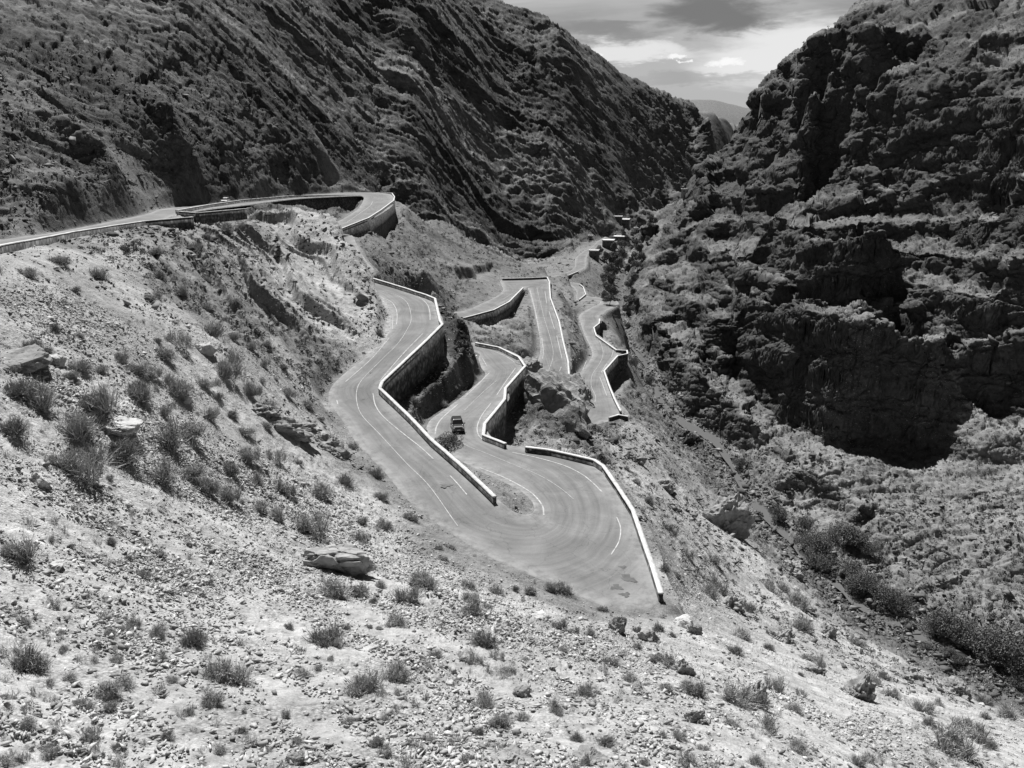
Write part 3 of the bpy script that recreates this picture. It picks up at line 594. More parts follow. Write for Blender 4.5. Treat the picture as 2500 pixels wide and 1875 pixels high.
# ------------------------------------------------------------------ terrain mesh
PATHW = np.array([cast(a_, b_, macro)[:2] for a_, b_ in [(2030,345),(2093,330),(2161,368),(2197,377),(2260,387),(2328,403),(2419,418),(2520,440)]])
def build_terrain():
    az = np.concatenate([np.linspace(-78, -37, 60), np.linspace(-36.5, 36.5, NCOL), np.linspace(37, 78, 60)]); az = np.radians(az)
    ac = az; lr = np.linspace(math.log(2.5), math.log(6500), 1700)
    X = np.sin(ac)[:, None]*np.exp(lr); Y = np.cos(ac)[:, None]*np.exp(lr)
    H = macro(X, Y); el = np.arctan2(H, np.exp(lr)[None])
    vis = np.maximum.accumulate(el, 1); dv = np.diff(vis, axis=1); de = np.abs(np.diff(el, axis=1))
    nearw = np.clip((np.exp(lr[1:])-2)/16, .05, 1)[None]
    s = (dv*1.0+de*.22)*nearw+(lr[1]-lr[0])*.012
    s = (np.roll(s, 1, 0)+s*2+np.roll(s, -1, 0))/4
    cs = np.concatenate([np.zeros((len(ac), 1)), np.cumsum(s, 1)], 1); cs /= cs[:, -1:]
    q = np.linspace(0, 1, NROW); LR = np.stack([np.interp(q, cs[i], lr) for i in range(len(ac))])
    L = LR; r = np.exp(L); X = np.sin(az)[:, None]*r; Y = np.cos(az)[:, None]*r
    z, zz, rd, off = macro(X, Y, True)
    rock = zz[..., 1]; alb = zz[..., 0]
    right = smooth(.08, .2, np.arctan2(X, Y))*smooth(.5, .85, rock)
    det = smooth(.4, 5, rd)
    # small relief
    fade = 1-smooth(900, 1800, r)
    lx, ly = rot(X, Y, R(-58)); leftm = (1-right)*smooth(.45, .75, rock)
    z = z+fbm(X*.35, Y*.35, oct=5, seed=100, gain=.62)*(.16+rock*.75*(1-right*.85)*(1-leftm*.5))*det*fade+fbm(X*2.2, Y*2.2, oct=2, seed=120)*.07*det*(1-smooth(80, 200, r))
    z = z+(fbm(X*.12, Y*.12, oct=4, seed=105, ridged=True, gain=.6)-.3)*smooth(.3, .7, rock)*(1-right)*(1.6-1.0*leftm)*det*fade
    z = z+(fbm(lx*.04, ly*.35, oct=4, seed=107, ridged=True, gain=.6)-.2)*leftm*1.2*det*np.clip(r/350, .5, 2.0)*fade
    # grain of stones in patches
    pt = smooth(-.1, .35, fbm(X*.06, Y*.11, oct=3, seed=130))*zz[..., 2]
    bl = np.maximum(vnoise(X*3.1, Y*3.1, seed=140), 0)+.6*np.maximum(vnoise(X*6.5, Y*6.5, seed=141), 0)
    z = z+bl*pt*.22*det*(1-smooth(150, 350, r))
    V = np.stack([X, Y, z], -1)
    # rock faces: push out along the normal with 3-D ridged noise, so walls get flutes, blocks and overhangs
    dx = np.gradient(V, axis=0); dy = np.gradient(V, axis=1); nn = np.cross(dy, dx); nn /= np.linalg.norm(nn, axis=-1, keepdims=True)+1e-9
    nn *= np.sign(nn[..., 2:3]+1e-9)
    for ax in (0, 1):
        nn = (np.roll(nn, 1, ax)+nn*2+np.roll(nn, -1, ax))
    nn /= np.linalg.norm(nn, axis=-1, keepdims=True)+1e-9
    steep = 1-np.clip(nn[..., 2], 0, 1); rk = np.maximum(smooth(.35, .9, rock), smooth(.2, .45, steep)*(right > .25))*det*(1-smooth(1500, 2500, r))
    f1 = fbm(X*.10, Y*.10, z*.11, oct=4, seed=200, ridged=True)
    f2 = fbm(X*.42, Y*.42, z*.50, oct=4, seed=220, ridged=True, gain=.6)
    f3 = fbm(X*.16, Y*.16, z*.9, oct=3, seed=240)
    sc = np.clip(r/260, .5, 2.2)
    wr_x = X+f2*1.2; wr_y = Y+f3*1.5
    blk = np.zeros_like(X); m_ = (rk > .02) & (r < 1600)
    zt_ = (z+.16*Y-.10*X)
    a1 = np.where(right > .5, 1, 0)[m_]
    ux = np.where(a1 > 0, X[m_], lx[m_]*.35); uy = np.where(a1 > 0, Y[m_], ly[m_]*1.3); uz = np.where(a1 > 0, zt_[m_]*1.35, z[m_]*.5)
    acc = 0
    for q_, (L_, A_, C_) in enumerate(((17., 2.9, .9), (6.5, 1.7, .9), (2.6, .8, .45))):
        L2 = L_*np.clip(r[m_]/330, .75, 2.0); wv_, gp_ = worley((ux+3*f1[m_])/L2, uy/L2, uz/L2, 900+q_)
        acc = acc+A_*(wv_-.45)*np.clip(r[m_]/330, .75, 2.0)-C_*np.exp(-gp_/.07)
    blk[m_] = acc
    rkb = np.where(right > .5, 1, np.where(r < 360, .95, .5))*np.where(r < 240, .75, 1); lf_ = 1-leftm*(.3+.35*smooth(330, 600, r))
    amp = rk*(.35*f1*right+.35*f2*sc+.35*f3*smooth(.2, .6, steep)+blk*rkb)*lf_
    V = V+nn*amp[..., None]
    nc, nr = len(az), NROW
    I = (np.arange(nc-1)[:, None]*nr+np.arange(nr-1)[None]); Fq = np.stack([I+nr, I+nr+1, I+1, I], -1).reshape(-1, 4)
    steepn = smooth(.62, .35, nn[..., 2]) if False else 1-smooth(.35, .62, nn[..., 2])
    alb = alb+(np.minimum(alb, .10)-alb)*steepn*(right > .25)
    # layered albedo: pale beds, shrub-dark specks
    bed = fbm(X*.02, Y*.02, z*.22, oct=3, seed=260)
    alb = alb*(1+.22*bed*smooth(.4, .8, rock))
    pd_ = np.abs(polyd(X, Y, PATHW)[0]); alb = alb+(.26-alb)*(1-smooth(.7, 1.6, pd_))*.8*smooth(.55, .7, nn[..., 2])
    pal = fbm(lx*.006, ly*.022, oct=4, seed=280); alb = alb*(1+leftm*np.clip(pal*1.5, -.45, .9))
    soil = smooth(.70, .86, nn[..., 2]+.10*fbm(X*.08, Y*.08, oct=3, seed=270))          # dirt lies on the gentler ledges
    alb = np.where(right > .3, np.minimum(alb*(1+soil*.95*right), np.maximum(alb, .19)), alb*(1+soil*.45*leftm))
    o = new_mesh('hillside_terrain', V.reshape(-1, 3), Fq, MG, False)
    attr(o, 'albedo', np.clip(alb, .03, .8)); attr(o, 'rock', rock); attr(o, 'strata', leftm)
    tag(o, kind='structure')
    return V
NCOL, NROW = 1300, 1300
import time; T0 = time.time()
TV = build_terrain(); print('terrain', time.time()-T0)

# ------------------------------------------------------------------ road surface
MR, t, b = mat('asphalt')
g = t.nodes.new('ShaderNodeNewGeometry'); P = g.outputs['Position']
n1 = tnoise(t, .16, 6, .6, P, .6); n2 = tnoise(t, 6, 6, .75, P)
ed = t.nodes.new('ShaderNodeAttribute'); ed.attribute_name = 'edge'
sa = t.nodes.new('ShaderNodeAttribute'); sa.attribute_name = 'along'; sc2 = t.nodes.new('ShaderNodeAttribute'); sc2.attribute_name = 'across'
cv = t.nodes.new('ShaderNodeCombineXYZ'); t.links.new(mathn(t, 'MULTIPLY', sa.outputs['Fac'], .05), cv.inputs[0]); t.links.new(mathn(t, 'MULTIPLY', sc2.outputs['Fac'], 1.1), cv.inputs[1])
stk = ramp(t, tnoise(t, 1.0, 6, .65, cv.outputs[0], .3), [(.3, .80), (.5, 1.0), (.7, 1.22)])
v = mathn(t, 'MULTIPLY', ramp(t, n1, [(.3, .125), (.5, .155), (.72, .20)]), ramp(t, n2, [(.3, .88), (.7, 1.1)]))
v = mathn(t, 'MULTIPLY', v, stk)
crk = t.nodes.new('ShaderNodeTexVoronoi'); crk.feature = 'DISTANCE_TO_EDGE'; crk.inputs['Scale'].default_value = .22
vm = t.nodes.new('ShaderNodeVectorMath'); vm.operation = 'ADD'; nz_ = t.nodes.new('ShaderNodeTexNoise'); nz_.inputs['Scale'].default_value = .5; nz_.inputs['Detail'].default_value = 6; t.links.new(P, nz_.inputs['Vector']); sc_n = t.nodes.new('ShaderNodeVectorMath'); sc_n.operation = 'SCALE'; sc_n.inputs['Scale'].default_value = 3; t.links.new(nz_.outputs['Color'], sc_n.inputs[0]); t.links.new(P, vm.inputs[0]); t.links.new(sc_n.outputs[0], vm.inputs[1]); t.links.new(vm.outputs[0], crk.inputs['Vector'])
v = mathn(t, 'MULTIPLY', v, ramp(t, crk.outputs['Distance'], [(.0, .72), (.012, 1.0)]))
du = mathn(t, 'MULTIPLY', ed.outputs['Fac'], ramp(t, tnoise(t, .7, 6, .7, P), [(.35, .0), (.6, 1.0)]), True)
mx = t.nodes.new('ShaderNodeMix'); mx.data_type = 'FLOAT'; t.links.new(du, mx.inputs[0]); t.links.new(v, mx.inputs[2]); mx.inputs[3].default_value = .30
t.links.new(grey(t, mx.outputs[0]), b.inputs['Base Color']); b.inputs['Roughness'].default_value = .85; bump(t, b, n2, .2, .01)
K = 14
tt = np.linspace(0, 1, K)[None, :, None]
wd = np.linalg.norm(RL-RR, axis=1)[:, None]; tt = np.broadcast_to(tt, (NR, K, 1)).copy()
tt[:, 0, 0] = -.75/wd[:, 0]; tt[:, 1, 0] = -.35/wd[:, 0]; tt[:, -1, 0] = 1+.75/wd[:, 0]; tt[:, -2, 0] = 1+.35/wd[:, 0]; tt[:, 2] = 0; tt[:, -3] = 1
RV = np.zeros((NR, K, 3)); RV[..., :2] = RL[:, None]*(1-tt)+RR[:, None]*tt; RV[..., 2] = RZ[:, None]; RV[:, [0, -1], 2] -= .35; RV[:, [1, -2], 2] -= .015
I = (np.arange(NR-1)[:, None]*K+np.arange(K-1)[None]); road = new_mesh('road', RV.reshape(-1, 3), np.stack([I, I+1, I+K+1, I+K], -1).reshape(-1, 4), MR, True)
de = np.minimum(tt[..., 0]*wd, (1-tt[..., 0])*wd)
sl = np.concatenate([[0], np.cumsum(np.linalg.norm(np.diff((RL+RR)/2, axis=0), axis=1))])
attr(road, 'along', np.repeat(sl, K)); attr(road, 'across', (tt[..., 0]*wd).ravel())
attr(road, 'edge', 1-np.clip((de+.3)/1.1, 0, 1)*.999); tag(road, kind='structure')

# ------------------------------------------------------------------ walls
M_WALL = simple('wall_masonry', .085, .35, 1.6, .95, .5, .03)
_t = M_WALL.node_tree; _b = _t.nodes['Principled BSDF']; _g = _t.nodes.new('ShaderNodeNewGeometry'); _v = _t.nodes.new('ShaderNodeTexVoronoi'); _v.inputs['Scale'].default_value = 1.5; _t.links.new(_g.outputs['Position'], _v.inputs['Vector'])
_s = _t.nodes.new('ShaderNodeSeparateColor'); _t.links.new(_v.outputs['Color'], _s.inputs[0])
_w = mathn(_t, 'MULTIPLY', ramp(_t, _s.outputs[0], [(0, .07), (1, .20)]), ramp(_t, _v.outputs['Distance'], [(.3, 1.0), (.62, .45)])); _w = mathn(_t, 'MULTIPLY', _w, ramp(_t, tnoise(_t, .25, 5, .6, _g.outputs['Position']), [(.3, .6), (.7, 1.3)])); _t.links.new(grey(_t, _w), _b.inputs['Base Color'])
M_COPE = simple('wall_coping', .52, .35, 1.3, .9, .25, .01)
M_PAINT = simple('road_paint', .36, .55, 1.6, .8, 0)
def ribbon(P, halfL, halfR, z0, z1):
    """closed wall: P n x 2 path, offsets, bottom z and top z arrays -> vertices, quads"""
    n = len(P); T = np.gradient(P, axis=0); T = np.zeros_like(P)
    for i in range(n):
        a = P[i]-P[i-1] if i else P[1]-P[0]; b_ = P[i+1]-P[i] if i < n-1 else a
        a = a/np.linalg.norm(a); b_ = b_/np.linalg.norm(b_); t = a+b_; t /= np.linalg.norm(t)+1e-9; T[i] = t/max(.55, abs(t@a))
    Nn = np.stack([-T[:, 1], T[:, 0]], -1); V = []; Fq = []
    for i in range(n):
        l = P[i]+Nn[i]*halfL; r = P[i]-Nn[i]*halfR
        V += [(l[0], l[1], z0[i]), (l[0], l[1], z1[i]), (r[0], r[1], z1[i]), (r[0], r[1], z0[i])]
    for i in range(n-1):
        a = i*4; b_ = a+4
        for k in range(4): Fq.append((a+k, b_+k, b_+(k+1) % 4, a+(k+1) % 4))
    Fq += [(0, 1, 2, 3), ((n-1)*4+3, (n-1)*4+2, (n-1)*4+1, (n-1)*4)]
    return np.array(V), np.array(Fq)
def dens(P, cols, step=1.5):
    al = np.concatenate([[0], np.cumsum(np.linalg.norm(np.diff(P, axis=0), axis=1))])
    q = np.unique(np.concatenate([al, np.arange(0, al[-1], step)])); q = q[np.concatenate([[True], np.diff(q) > .05])]
    return np.stack([np.interp(q, al, P[:, 0]), np.interp(q, al, P[:, 1])], -1), [np.interp(q, al, c_) for c_ in cols]
for q in WALLS:
    P, (z, dep) = dens(q['P'], [q['z'], q['dep']])
    j = RNG.normal(0, .012, len(P))
    V, Fq = ribbon(P, .20, .20, z-dep-1.5, z+.70+j)
    o = new_mesh('retaining_wall' if q['dep'].max() > 2.2 else 'parapet_wall', V, Fq, M_WALL)
    tag(o, q['label'], 'wall', 'walls along the winding road')
    V, Fq = ribbon(P, .25, .25, z+.70+j, z+.82+j)
    new_mesh('coping', V, Fq, M_COPE, parent=o)

# ------------------------------------------------------------------ painted lines
z1 = lambda L: [(700+.5426*a, 600+.5426*b_) for a, b_ in L]
LINES = [
 ('A',.09,[(430,205),(500,225),(545,262),(560,330),(540,380),(500,440),(430,510),(350,590),(318,640),(315,700),(340,765),(420,850),(540,980),(640,1080),(740,1220),(770,1262)]),
 ('A',.14,[(455,180),(560,212),(625,255),(643,295),(645,335)]),('A',.14,[(613,395),(520,490),(418,610)]),
 ('A',.15,[(388,665),(400,720),(440,775),(530,850),(600,905),(660,960)]),('A',.15,[(735,1035),(772,1075),(810,1120)]),
 ('A',.14,[(430,235),(470,252),(492,285),(497,320),(493,355)]),('A',.14,[(462,415),(380,510),(265,612)]),('A',.14,[(225,695),(230,712)]),('A',.1,[(478,318),(476,375)]),
 ('B',.17,[(870,1000),(960,1035),(1050,1080),(1110,1120),(1150,1170),(1157,1212)]),
 ('B',.08,[(770,860),(800,895),(900,935),(1020,985),(1140,1035),(1230,1090),(1290,1140)]),('B',.08,[(945,605),(905,640),(850,690),(800,740)]),
 ('B',.17,[(1015,930),(1130,955),(1250,990),(1330,1030),(1380,1070),(1418,1108)]),('B',.12,[(1485,1222),(1502,1270),(1495,1330),(1460,1390)]),
 ('B',.15,[(918,710),(880,760),(858,810),(862,850),(888,878)]),('B',.16,[(912,572),(850,635),(800,680)]),('B',.2,[(768,715),(700,775),(674,815),(668,850)]),
 ('B',.15,[(1030,550),(990,605),(945,672)]),('B',.15,[(848,455),(930,475),(990,500),(1025,525)]),('B',.12,[(880,505),(900,540)]),
 ('D',.09,[(1125,185),(1140,250),(1160,330),(1190,430),(1198,500),(1170,585)]),('D',.16,[(1162,205),(1170,260)]),('D',.16,[(1180,295),(1205,375)]),('D',.16,[(1215,405),(1238,505)]),
 ('D',.16,[(1235,545),(1205,625)]),('D',.16,[(1095,200),(1120,300),(1135,385)]),('D',.14,[(1148,415),(1155,480),(1150,510)]),('D',.16,[(1140,525),(1118,555)]),
 ('E',.09,[(1395,400),(1420,460),(1422,495),(1405,535),(1375,580),(1370,630),(1390,680),(1380,720)]),('E',.16,[(1400,405),(1440,430),(1468,465),(1462,500)]),
 ('E',.18,[(1440,530),(1415,570)]),('E',.16,[(1408,590),(1420,620),(1440,675)]),('E',.16,[(1350,515),(1332,560)]),('E',.16,[(1325,590),(1327,685)]),('C',.12,[(975,240),(1010,218),(1040,204)])]
LINES = [(a, w, z1(L)) for a, w, L in LINES]+[('V',.16,[(910,492),(903,503),(880,520),(848,542)])]
VV, FF, nv = [], [], 0
for leg, hw, L in LINES:
    L = np.array(L, float); Lc = catmull(L, 6) if len(L) > 2 else L[0]+(L[1]-L[0])*np.linspace(0, 1, 8)[:, None]
    Q = np.array([on_leg(a, b_, leg) for a, b_ in Lc]); T = np.gradient(Q[:, :2], axis=0); T /= np.linalg.norm(T, axis=1)[:, None]+1e-9
    Nn = np.stack([-T[:, 1], T[:, 0]], -1)*hw*.5
    for i, q in enumerate(Q):
        for s_ in (1, -1): VV.append((q[0]+s_*Nn[i, 0], q[1]+s_*Nn[i, 1], q[2]+.03))
    for i in range(len(Q)-1): FF.append((nv+2*i, nv+2*i+1, nv+2*i+3, nv+2*i+2))
    nv += 2*len(Q)
tag(new_mesh('road_markings', VV, FF, M_PAINT), kind='structure')
# oil stains near the end of the hairpin, and tar patches
M_OIL = simple('oil_stain', .085, .4, 2, .6, 0); VV, FF = [], []
for px, py, w, a_ in [(1530,1413,44,.3),(1505,1434,30,.2),(1526,1452,26,-.2),(1520,1385,18,.4),(1088,1185,30,-.7),(906,910,9,.6),(888,974,7,-.4)]:
    q = on_leg(px, py, 'B' if px > 1200 else 'A'); rr = w*.5*math.hypot(*q[:2])/F; n0 = len(VV); K_ = 22
    VV.append((q[0], q[1], q[2]+.024))
    for k in range(K_):
        an = 2*PI*k/K_ if False else 2*math.pi*k/K_; rad = rr*(1+.35*math.sin(3*an+px)+.2*math.sin(7*an)); x_ = rad*math.cos(an); y_ = rad*.9*math.sin(an)
        VV.append((q[0]+x_, q[1]+y_, q[2]+.024))
    FF += [(n0, n0+1+k, n0+1+(k+1) % K_) for k in range(K_)]
tag(new_mesh('oil_stains', VV, FF, M_OIL), kind='structure')

# ------------------------------------------------------------------ river
M_WAT, t, b = mat('water'); b.inputs['Base Color'].default_value = (.12, .12, .12, 1); b.inputs['Roughness'].default_value = .22; b.inputs['Specular IOR Level'].default_value = .5
g = t.nodes.new('ShaderNodeNewGeometry'); bump(t, b, tnoise(t, 1.6, 4, .6, g.outputs['Position']), .25, .05)
P = catmull(RIVW[:-2], 8); P[:, :2] += 0; T = np.gradient(P[:, :2], axis=0); T /= np.linalg.norm(T, axis=1)[:, None]
wk = np.array([2.6,2.6,2.4,1.6,2.4,2.2,.9,.9,.8,.8,2.6,.9,.7,2.2,2.4,2.4,2.6,1.4,1.0,.8,1.0,1.4,1.6,1.6,1.2,.9,.9]); wv = np.interp(np.arange(len(P))/8, np.arange(len(wk)), wk)+.3*np.sin(np.arange(len(P))*.8); Nn = np.stack([-T[:, 1], T[:, 0]], -1)*wv[:, None]
V = np.concatenate([np.c_[P[:, :2]+Nn, P[:, 2]], np.c_[P[:, :2]-Nn, P[:, 2]]]); n = len(P); i = np.arange(n-1)
tag(new_mesh('river_water', V, np.stack([i, i+1, i+n+1, i+n], -1), M_WAT), kind='structure')

# ------------------------------------------------------------------ ray casting onto the finished ground
TERR = bpy.data.objects['hillside_terrain']
from mathutils.bvhtree import BVHTree
bpy.context.view_layer.update()
dg = bpy.context.evaluated_depsgraph_get(); TE = TERR.evaluated_get(dg)
def hit(px, py):
    dx, dy, dz = ray(px, py); ok, p, n, _ = TE.ray_cast(Vector((0, 0, 0)), Vector((float(dx), 1, float(dz))))
    return (p, n) if ok else (None, None)
def drop(x, y, top=400):
    ok, p, n, _ = TE.ray_cast(Vector((x, y, top)), Vector((0, 0, -1))); return (p, n) if ok else (None, None)
def road_d(x, y):
    d, h, s_ = road_at(np.array([x]), np.array([y])); return float(d[0])
print('cast ready', time.time()-T0)

# ------------------------------------------------------------------ scree: loose stones, nobody could count them
ICO_V = []; ph = (1+5**.5)/2
for a_, b_ in ((1, ph), (-1, ph), (1, -ph), (-1, -ph)): ICO_V += [(0, a_, b_), (a_, b_, 0), (b_, 0, a_)]
ICO_V = np.array(ICO_V)/math.hypot(1, ph)
def hull(vs):
    import bmesh
    bm = bmesh.new()
    for v in vs: bm.verts.new(v)
    r = bmesh.ops.convex_hull(bm, input=bm.verts[:]); bmesh.ops.triangulate(bm, faces=bm.faces[:])
    for v in [v for v in bm.verts if not v.link_faces]: bm.verts.remove(v)
    bm.verts.index_update(); V = np.array([v.co[:] for v in bm.verts]); F_ = np.array([[v.index for v in f.verts] for f in bm.faces]); bm.free(); return V, F_
PROT = [hull(RNG.normal(size=(8, 3))/1.0*np.array([.75, .6, .42])) for _ in range(14)]
for k, (V, F_) in enumerate(PROT): PROT[k] = ((V-V.mean(0))/np.abs(V-V.mean(0)).max(), F_)
def scatter_mesh(name, pts, sizes, mat_, label_kind='stuff', sink=.25, flat=1.0):
    VV, FF, n0 = [], [], 0
    pts = np.asarray(pts); sizes = np.asarray(sizes)
    which = RNG.integers(0, len(PROT), len(pts)); ang = RNG.uniform(0, 2*math.pi, len(pts)); tl = RNG.normal(0, .35, len(pts))
    for k in range(len(PROT)):
        idx = np.where(which == k)[0]; V, F_ = PROT[k]; m = len(idx)
        if not m: continue
        ca, sa = np.cos(ang[idx])[:, None], np.sin(ang[idx])[:, None]; ct, st = np.cos(tl[idx])[:, None], np.sin(tl[idx])[:, None]
        x = V[:, 0]*RNG.uniform(.8, 1.25, (m, 1)); y = V[:, 1]*RNG.uniform(.7, 1.1, (m, 1)); z = V[:, 2]*RNG.uniform(.5, 1, (m, 1))*flat
        y, z = y*ct-z*st, y*st+z*ct; x, y = x*ca-y*sa, x*sa+y*ca
        W = np.stack([x, y, z], -1)*sizes[idx][:, None, None]+pts[idx][:, None]+np.array([0, 0, 1.0])*(sizes[idx]*(1-sink)*.45)[:, None, None]
        VV.append(W.reshape(-1, 3)); FF.append((F_[None]+(np.arange(m)*len(V))[:, None, None]+n0).reshape(-1, 3)); n0 += m*len(V)
    o = new_mesh(name, np.concatenate(VV), np.concatenate(FF), mat_); return o
M_STONE, t, b = mat('scree_stone'); g = t.nodes.new('ShaderNodeNewGeometry')
v = mathn(t, 'MULTIPLY', ramp(t, g.outputs['Random Per Island'], [(0, .14), (.5, .33), (1, .56)]), ramp(t, tnoise(t, 5, 5, .7, g.outputs['Position']), [(.3, .8), (.7, 1.15)]))
t.links.new(grey(t, v), b.inputs['Base Color'])
PATCH = [(560,1180,330,90,1.0),(900,1350,330,110,1.0),(700,1250,300,90,.9),(300,1030,300,80,.8),(150,1180,200,60,.7),(380,1380,300,60,.7),(250,820,260,90,.8),(520,900,220,90,.7),(400,720,170,60,.6),
         (1000,1450,300,90,.7),(1250,1520,260,60,.7),(1150,1700,350,80,.4),(1750,1420,110,90,.9),(2000,1750,260,80,.4),(200,1500,300,70,.35),(1430,1590,200,80,.5),(600,1380,260,60,.9)]
pts, sz = [], []
NS_ = 420000
rpx = RNG.uniform(-120, 2620, NS_); rpy = RNG.uniform(590, 1990, NS_)
dn = np.full(NS_, .15)
for cx_, cy_, rx_, ry_, a_ in PATCH:
    dx_ = rpx-cx_; dy_ = rpy-cy_; u_ = (dx_*.91+dy_*.42)/rx_; v_ = (-dx_*.42+dy_*.91)/ry_; dn = np.maximum(dn, a_*np.exp(-(u_*u_+v_*v_)*.9))
st_ = fbm((rpx*.91+rpy*.42)*.004, (-rpx*.42+rpy*.91)*.02, oct=3, seed=300)
dn = dn*np.clip(.8+1.9*st_, .05, 1.8)
for k in np.where(RNG.uniform(size=NS_) < dn)[0]:
    p, n = hit(rpx[k], rpy[k])
    if p is None: continue
    r_ = math.hypot(p.x, p.y)
    if r_ > 260 or road_d(p.x, p.y) < .7: continue
    s_ = float(RNG.lognormal(-2.45, .5)); s_ = min(max(s_, .045+r_*.0006), .15+r_*.003)
    pts.append(tuple(p)); sz.append(s_)
o = scatter_mesh('loose_scree', pts, sz, M_STONE); tag(o, kind='stuff'); print('stones', len(pts), time.time()-T0)

# coarser rubble on the far slopes
M_RUB, t, b = mat('rubble_stone'); g = t.nodes.new('ShaderNodeNewGeometry')
t.links.new(grey(t, ramp(t, g.outputs['Random Per Island'], [(0, .05), (.6, .13), (1, .26)])), b.inputs['Base Color'])
pts, sz = [], []
NR2 = 60000; rpx = RNG.uniform(-60, 2560, NR2); rpy = RNG.uniform(120, 1700, NR2); cl_ = fbm(rpx*.012, rpy*.012, oct=3, seed=310)
for k in range(NR2):
    if cl_[k] < RNG.uniform(-.5, .35): continue
    p, n = hit(rpx[k], rpy[k])
    if p is None: continue
    r_ = p.length
    if r_ < 95 or r_ > 900 or n.z < .4 or road_d(p.x, p.y) < .9: continue
    pts.append(tuple(p)); sz.append(min(max(float(RNG.lognormal(-1.1, .5)), r_*.0011), 2.5)*(1 if r_ > 140 else .6))
for k in range(9000):
    i_ = RNG.uniform(0, len(RIVW)-1.01); j_ = int(i_); q_ = RIVW[j_]*(1-i_+j_)+RIVW[j_+1]*(i_-j_); x_ = q_[0]+RNG.normal(0, 5.5); y_ = q_[1]+RNG.normal(0, 5.5)
    if q_[1] > 520: continue
    p, n = drop(x_, y_)
    if p is None or p.z > q_[2]+9: continue
    pts.append(tuple(p)); sz.append(float(np.clip(RNG.lognormal(-1.0, .55), .15, 1.8)))
o = scatter_mesh('slope_rubble', pts, sz, M_RUB); tag(o, kind='stuff'); print('rubble', len(pts), time.time()-T0)

# ------------------------------------------------------------------ shrubs
def mk_twig(name, lo, hi):
    m, t, b = mat(name); g = t.nodes.new('ShaderNodeNewGeometry')
    t.links.new(grey(t, ramp(t, g.outputs['Random Per Island'], [(0, lo), (1, hi)])), b.inputs['Base Color']); b.inputs['Specular IOR Level'].default_value = .05; return m
M_TW = mk_twig('dry_twigs', .18, .50); M_TD = mk_twig('dark_twigs', .14, .32); M_SC = mk_twig('scrub', .09, .20); M_LEAF = mk_twig('leaves', .10, .26); M_LEAF2 = mk_twig('pale_leaves', .14, .34)
M_BARK = simple('bark', .08, .3, 5)
def shrub_mesh(name, seed, n, spread, tall, mat_):
    rg = np.random.default_rng(seed); VV = []; FF = []; CC = [(rg.normal(0, .26), rg.normal(0, .26), rg.uniform(.55, 1)) for _ in range(5)]
    for k in range(n):
        az_ = rg.uniform(0, 2*math.pi); th = abs(rg.normal(0, spread)); th = min(th, 1.5); L = rg.uniform(.65, 1.08)*(1-.25*th/1.5)
        d = np.array([math.sin(th)*math.cos(az_), math.sin(th)*math.sin(az_), math.cos(th)*tall]); side = np.array([-math.sin(az_+rg.normal(0, 1)), math.cos(az_+rg.normal(0, 1)), rg.normal(0, .3)])
        cc = CC[rg.integers(0, len(CC))]; L *= cc[2]; b0 = np.array([cc[0]+rg.normal(0, .07), cc[1]+rg.normal(0, .07), -.08]); w = .010; s0 = rg.uniform(0, .45)
        base = len(VV); bend = rg.normal(0, .10, 3)
        for j, (tt_, ww_) in enumerate(((s0, .9), (s0+.5*(1-s0), 1.2), (1, .25))):
            c_ = b0+d*L*tt_+bend*tt_*tt_; VV += [c_-side*w*ww_, c_+side*w*ww_]
        FF += [(base, base+1, base+3, base+2), (base+2, base+3, base+5, base+4)]
        for _ in range(4):                          # side sprigs
            tt_ = rg.uniform(.45, .95); c_ = b0+d*L*tt_+bend*tt_*tt_; e = d*.09+rg.normal(0, .085, 3); base = len(VV)
            VV += [c_-side*w, c_+side*w, c_+e+side*w*.5, c_+e-side*w*.5]; FF.append((base, base+1, base+2, base+3))
    me = new_mesh(name, VV, FF, mat_); d_ = me.data; bpy.data.objects.remove(me); return d_
LOOKS = [('round dry', 1.0, .82, M_TW, 760), ('upright feathery', .62, 1.05, M_TW, 520), ('low spreading', 1.25, .6, M_TW, 700), ('dark twiggy', .95, .85, M_TD, 640), ('thin wispy', .6, 1.15, M_TW, 240)]
SM = [[shrub_mesh('shrub', 500+10*i+j, n_, sp_2, tl_, m_) for j in range(3)] for i, (_, sp_2, tl_, m_, n_) in enumerate(LOOKS)]
SH = []
c6 = [(65,105,105),(165,155,130),(395,185,150),(45,265,110),(330,290,180),(490,360,150),(340,445,170),(210,390,70),(570,125,120),(745,105,130),(840,70,90),(1040,105,70),(1100,170,85),(1200,115,60),(1280,160,70),(870,205,80),(680,190,70),(910,130,50),(775,280,120),(720,345,160),(860,515,100),(690,490,150),(790,450,110),(1030,380,90),(1145,380,80),(1010,270,90),(970,200,60),(1110,245,60),(955,440,90),(950,550,90),(1080,480,70),(1180,505,80),(1330,525,110),(1440,480,100),(1400,340,90),(1465,330,50),(1560,450,70),(1150,630,90),(1080,585,80),(1290,680,140),(1440,655,50),(1500,710,70),(1600,660,70),(1585,540,60),(90,800,150),(20,770,60),(95,1250,150),(510,1090,50),(785,1145,110),(660,1110,60),(505,1320,90),(490,1220,50),(945,1300,160),(740,1185,35),(870,1400,90),(785,1435,50),(455,1420,60),(440,1360,100),(350,1410,70),(370,1540,90),(685,1540,65),(1000,1510,45),(1195,1450,50),(1245,1270,100),(1340,1140,150),(1435,1085,40),(20,1640,80),(110,1480,60)]
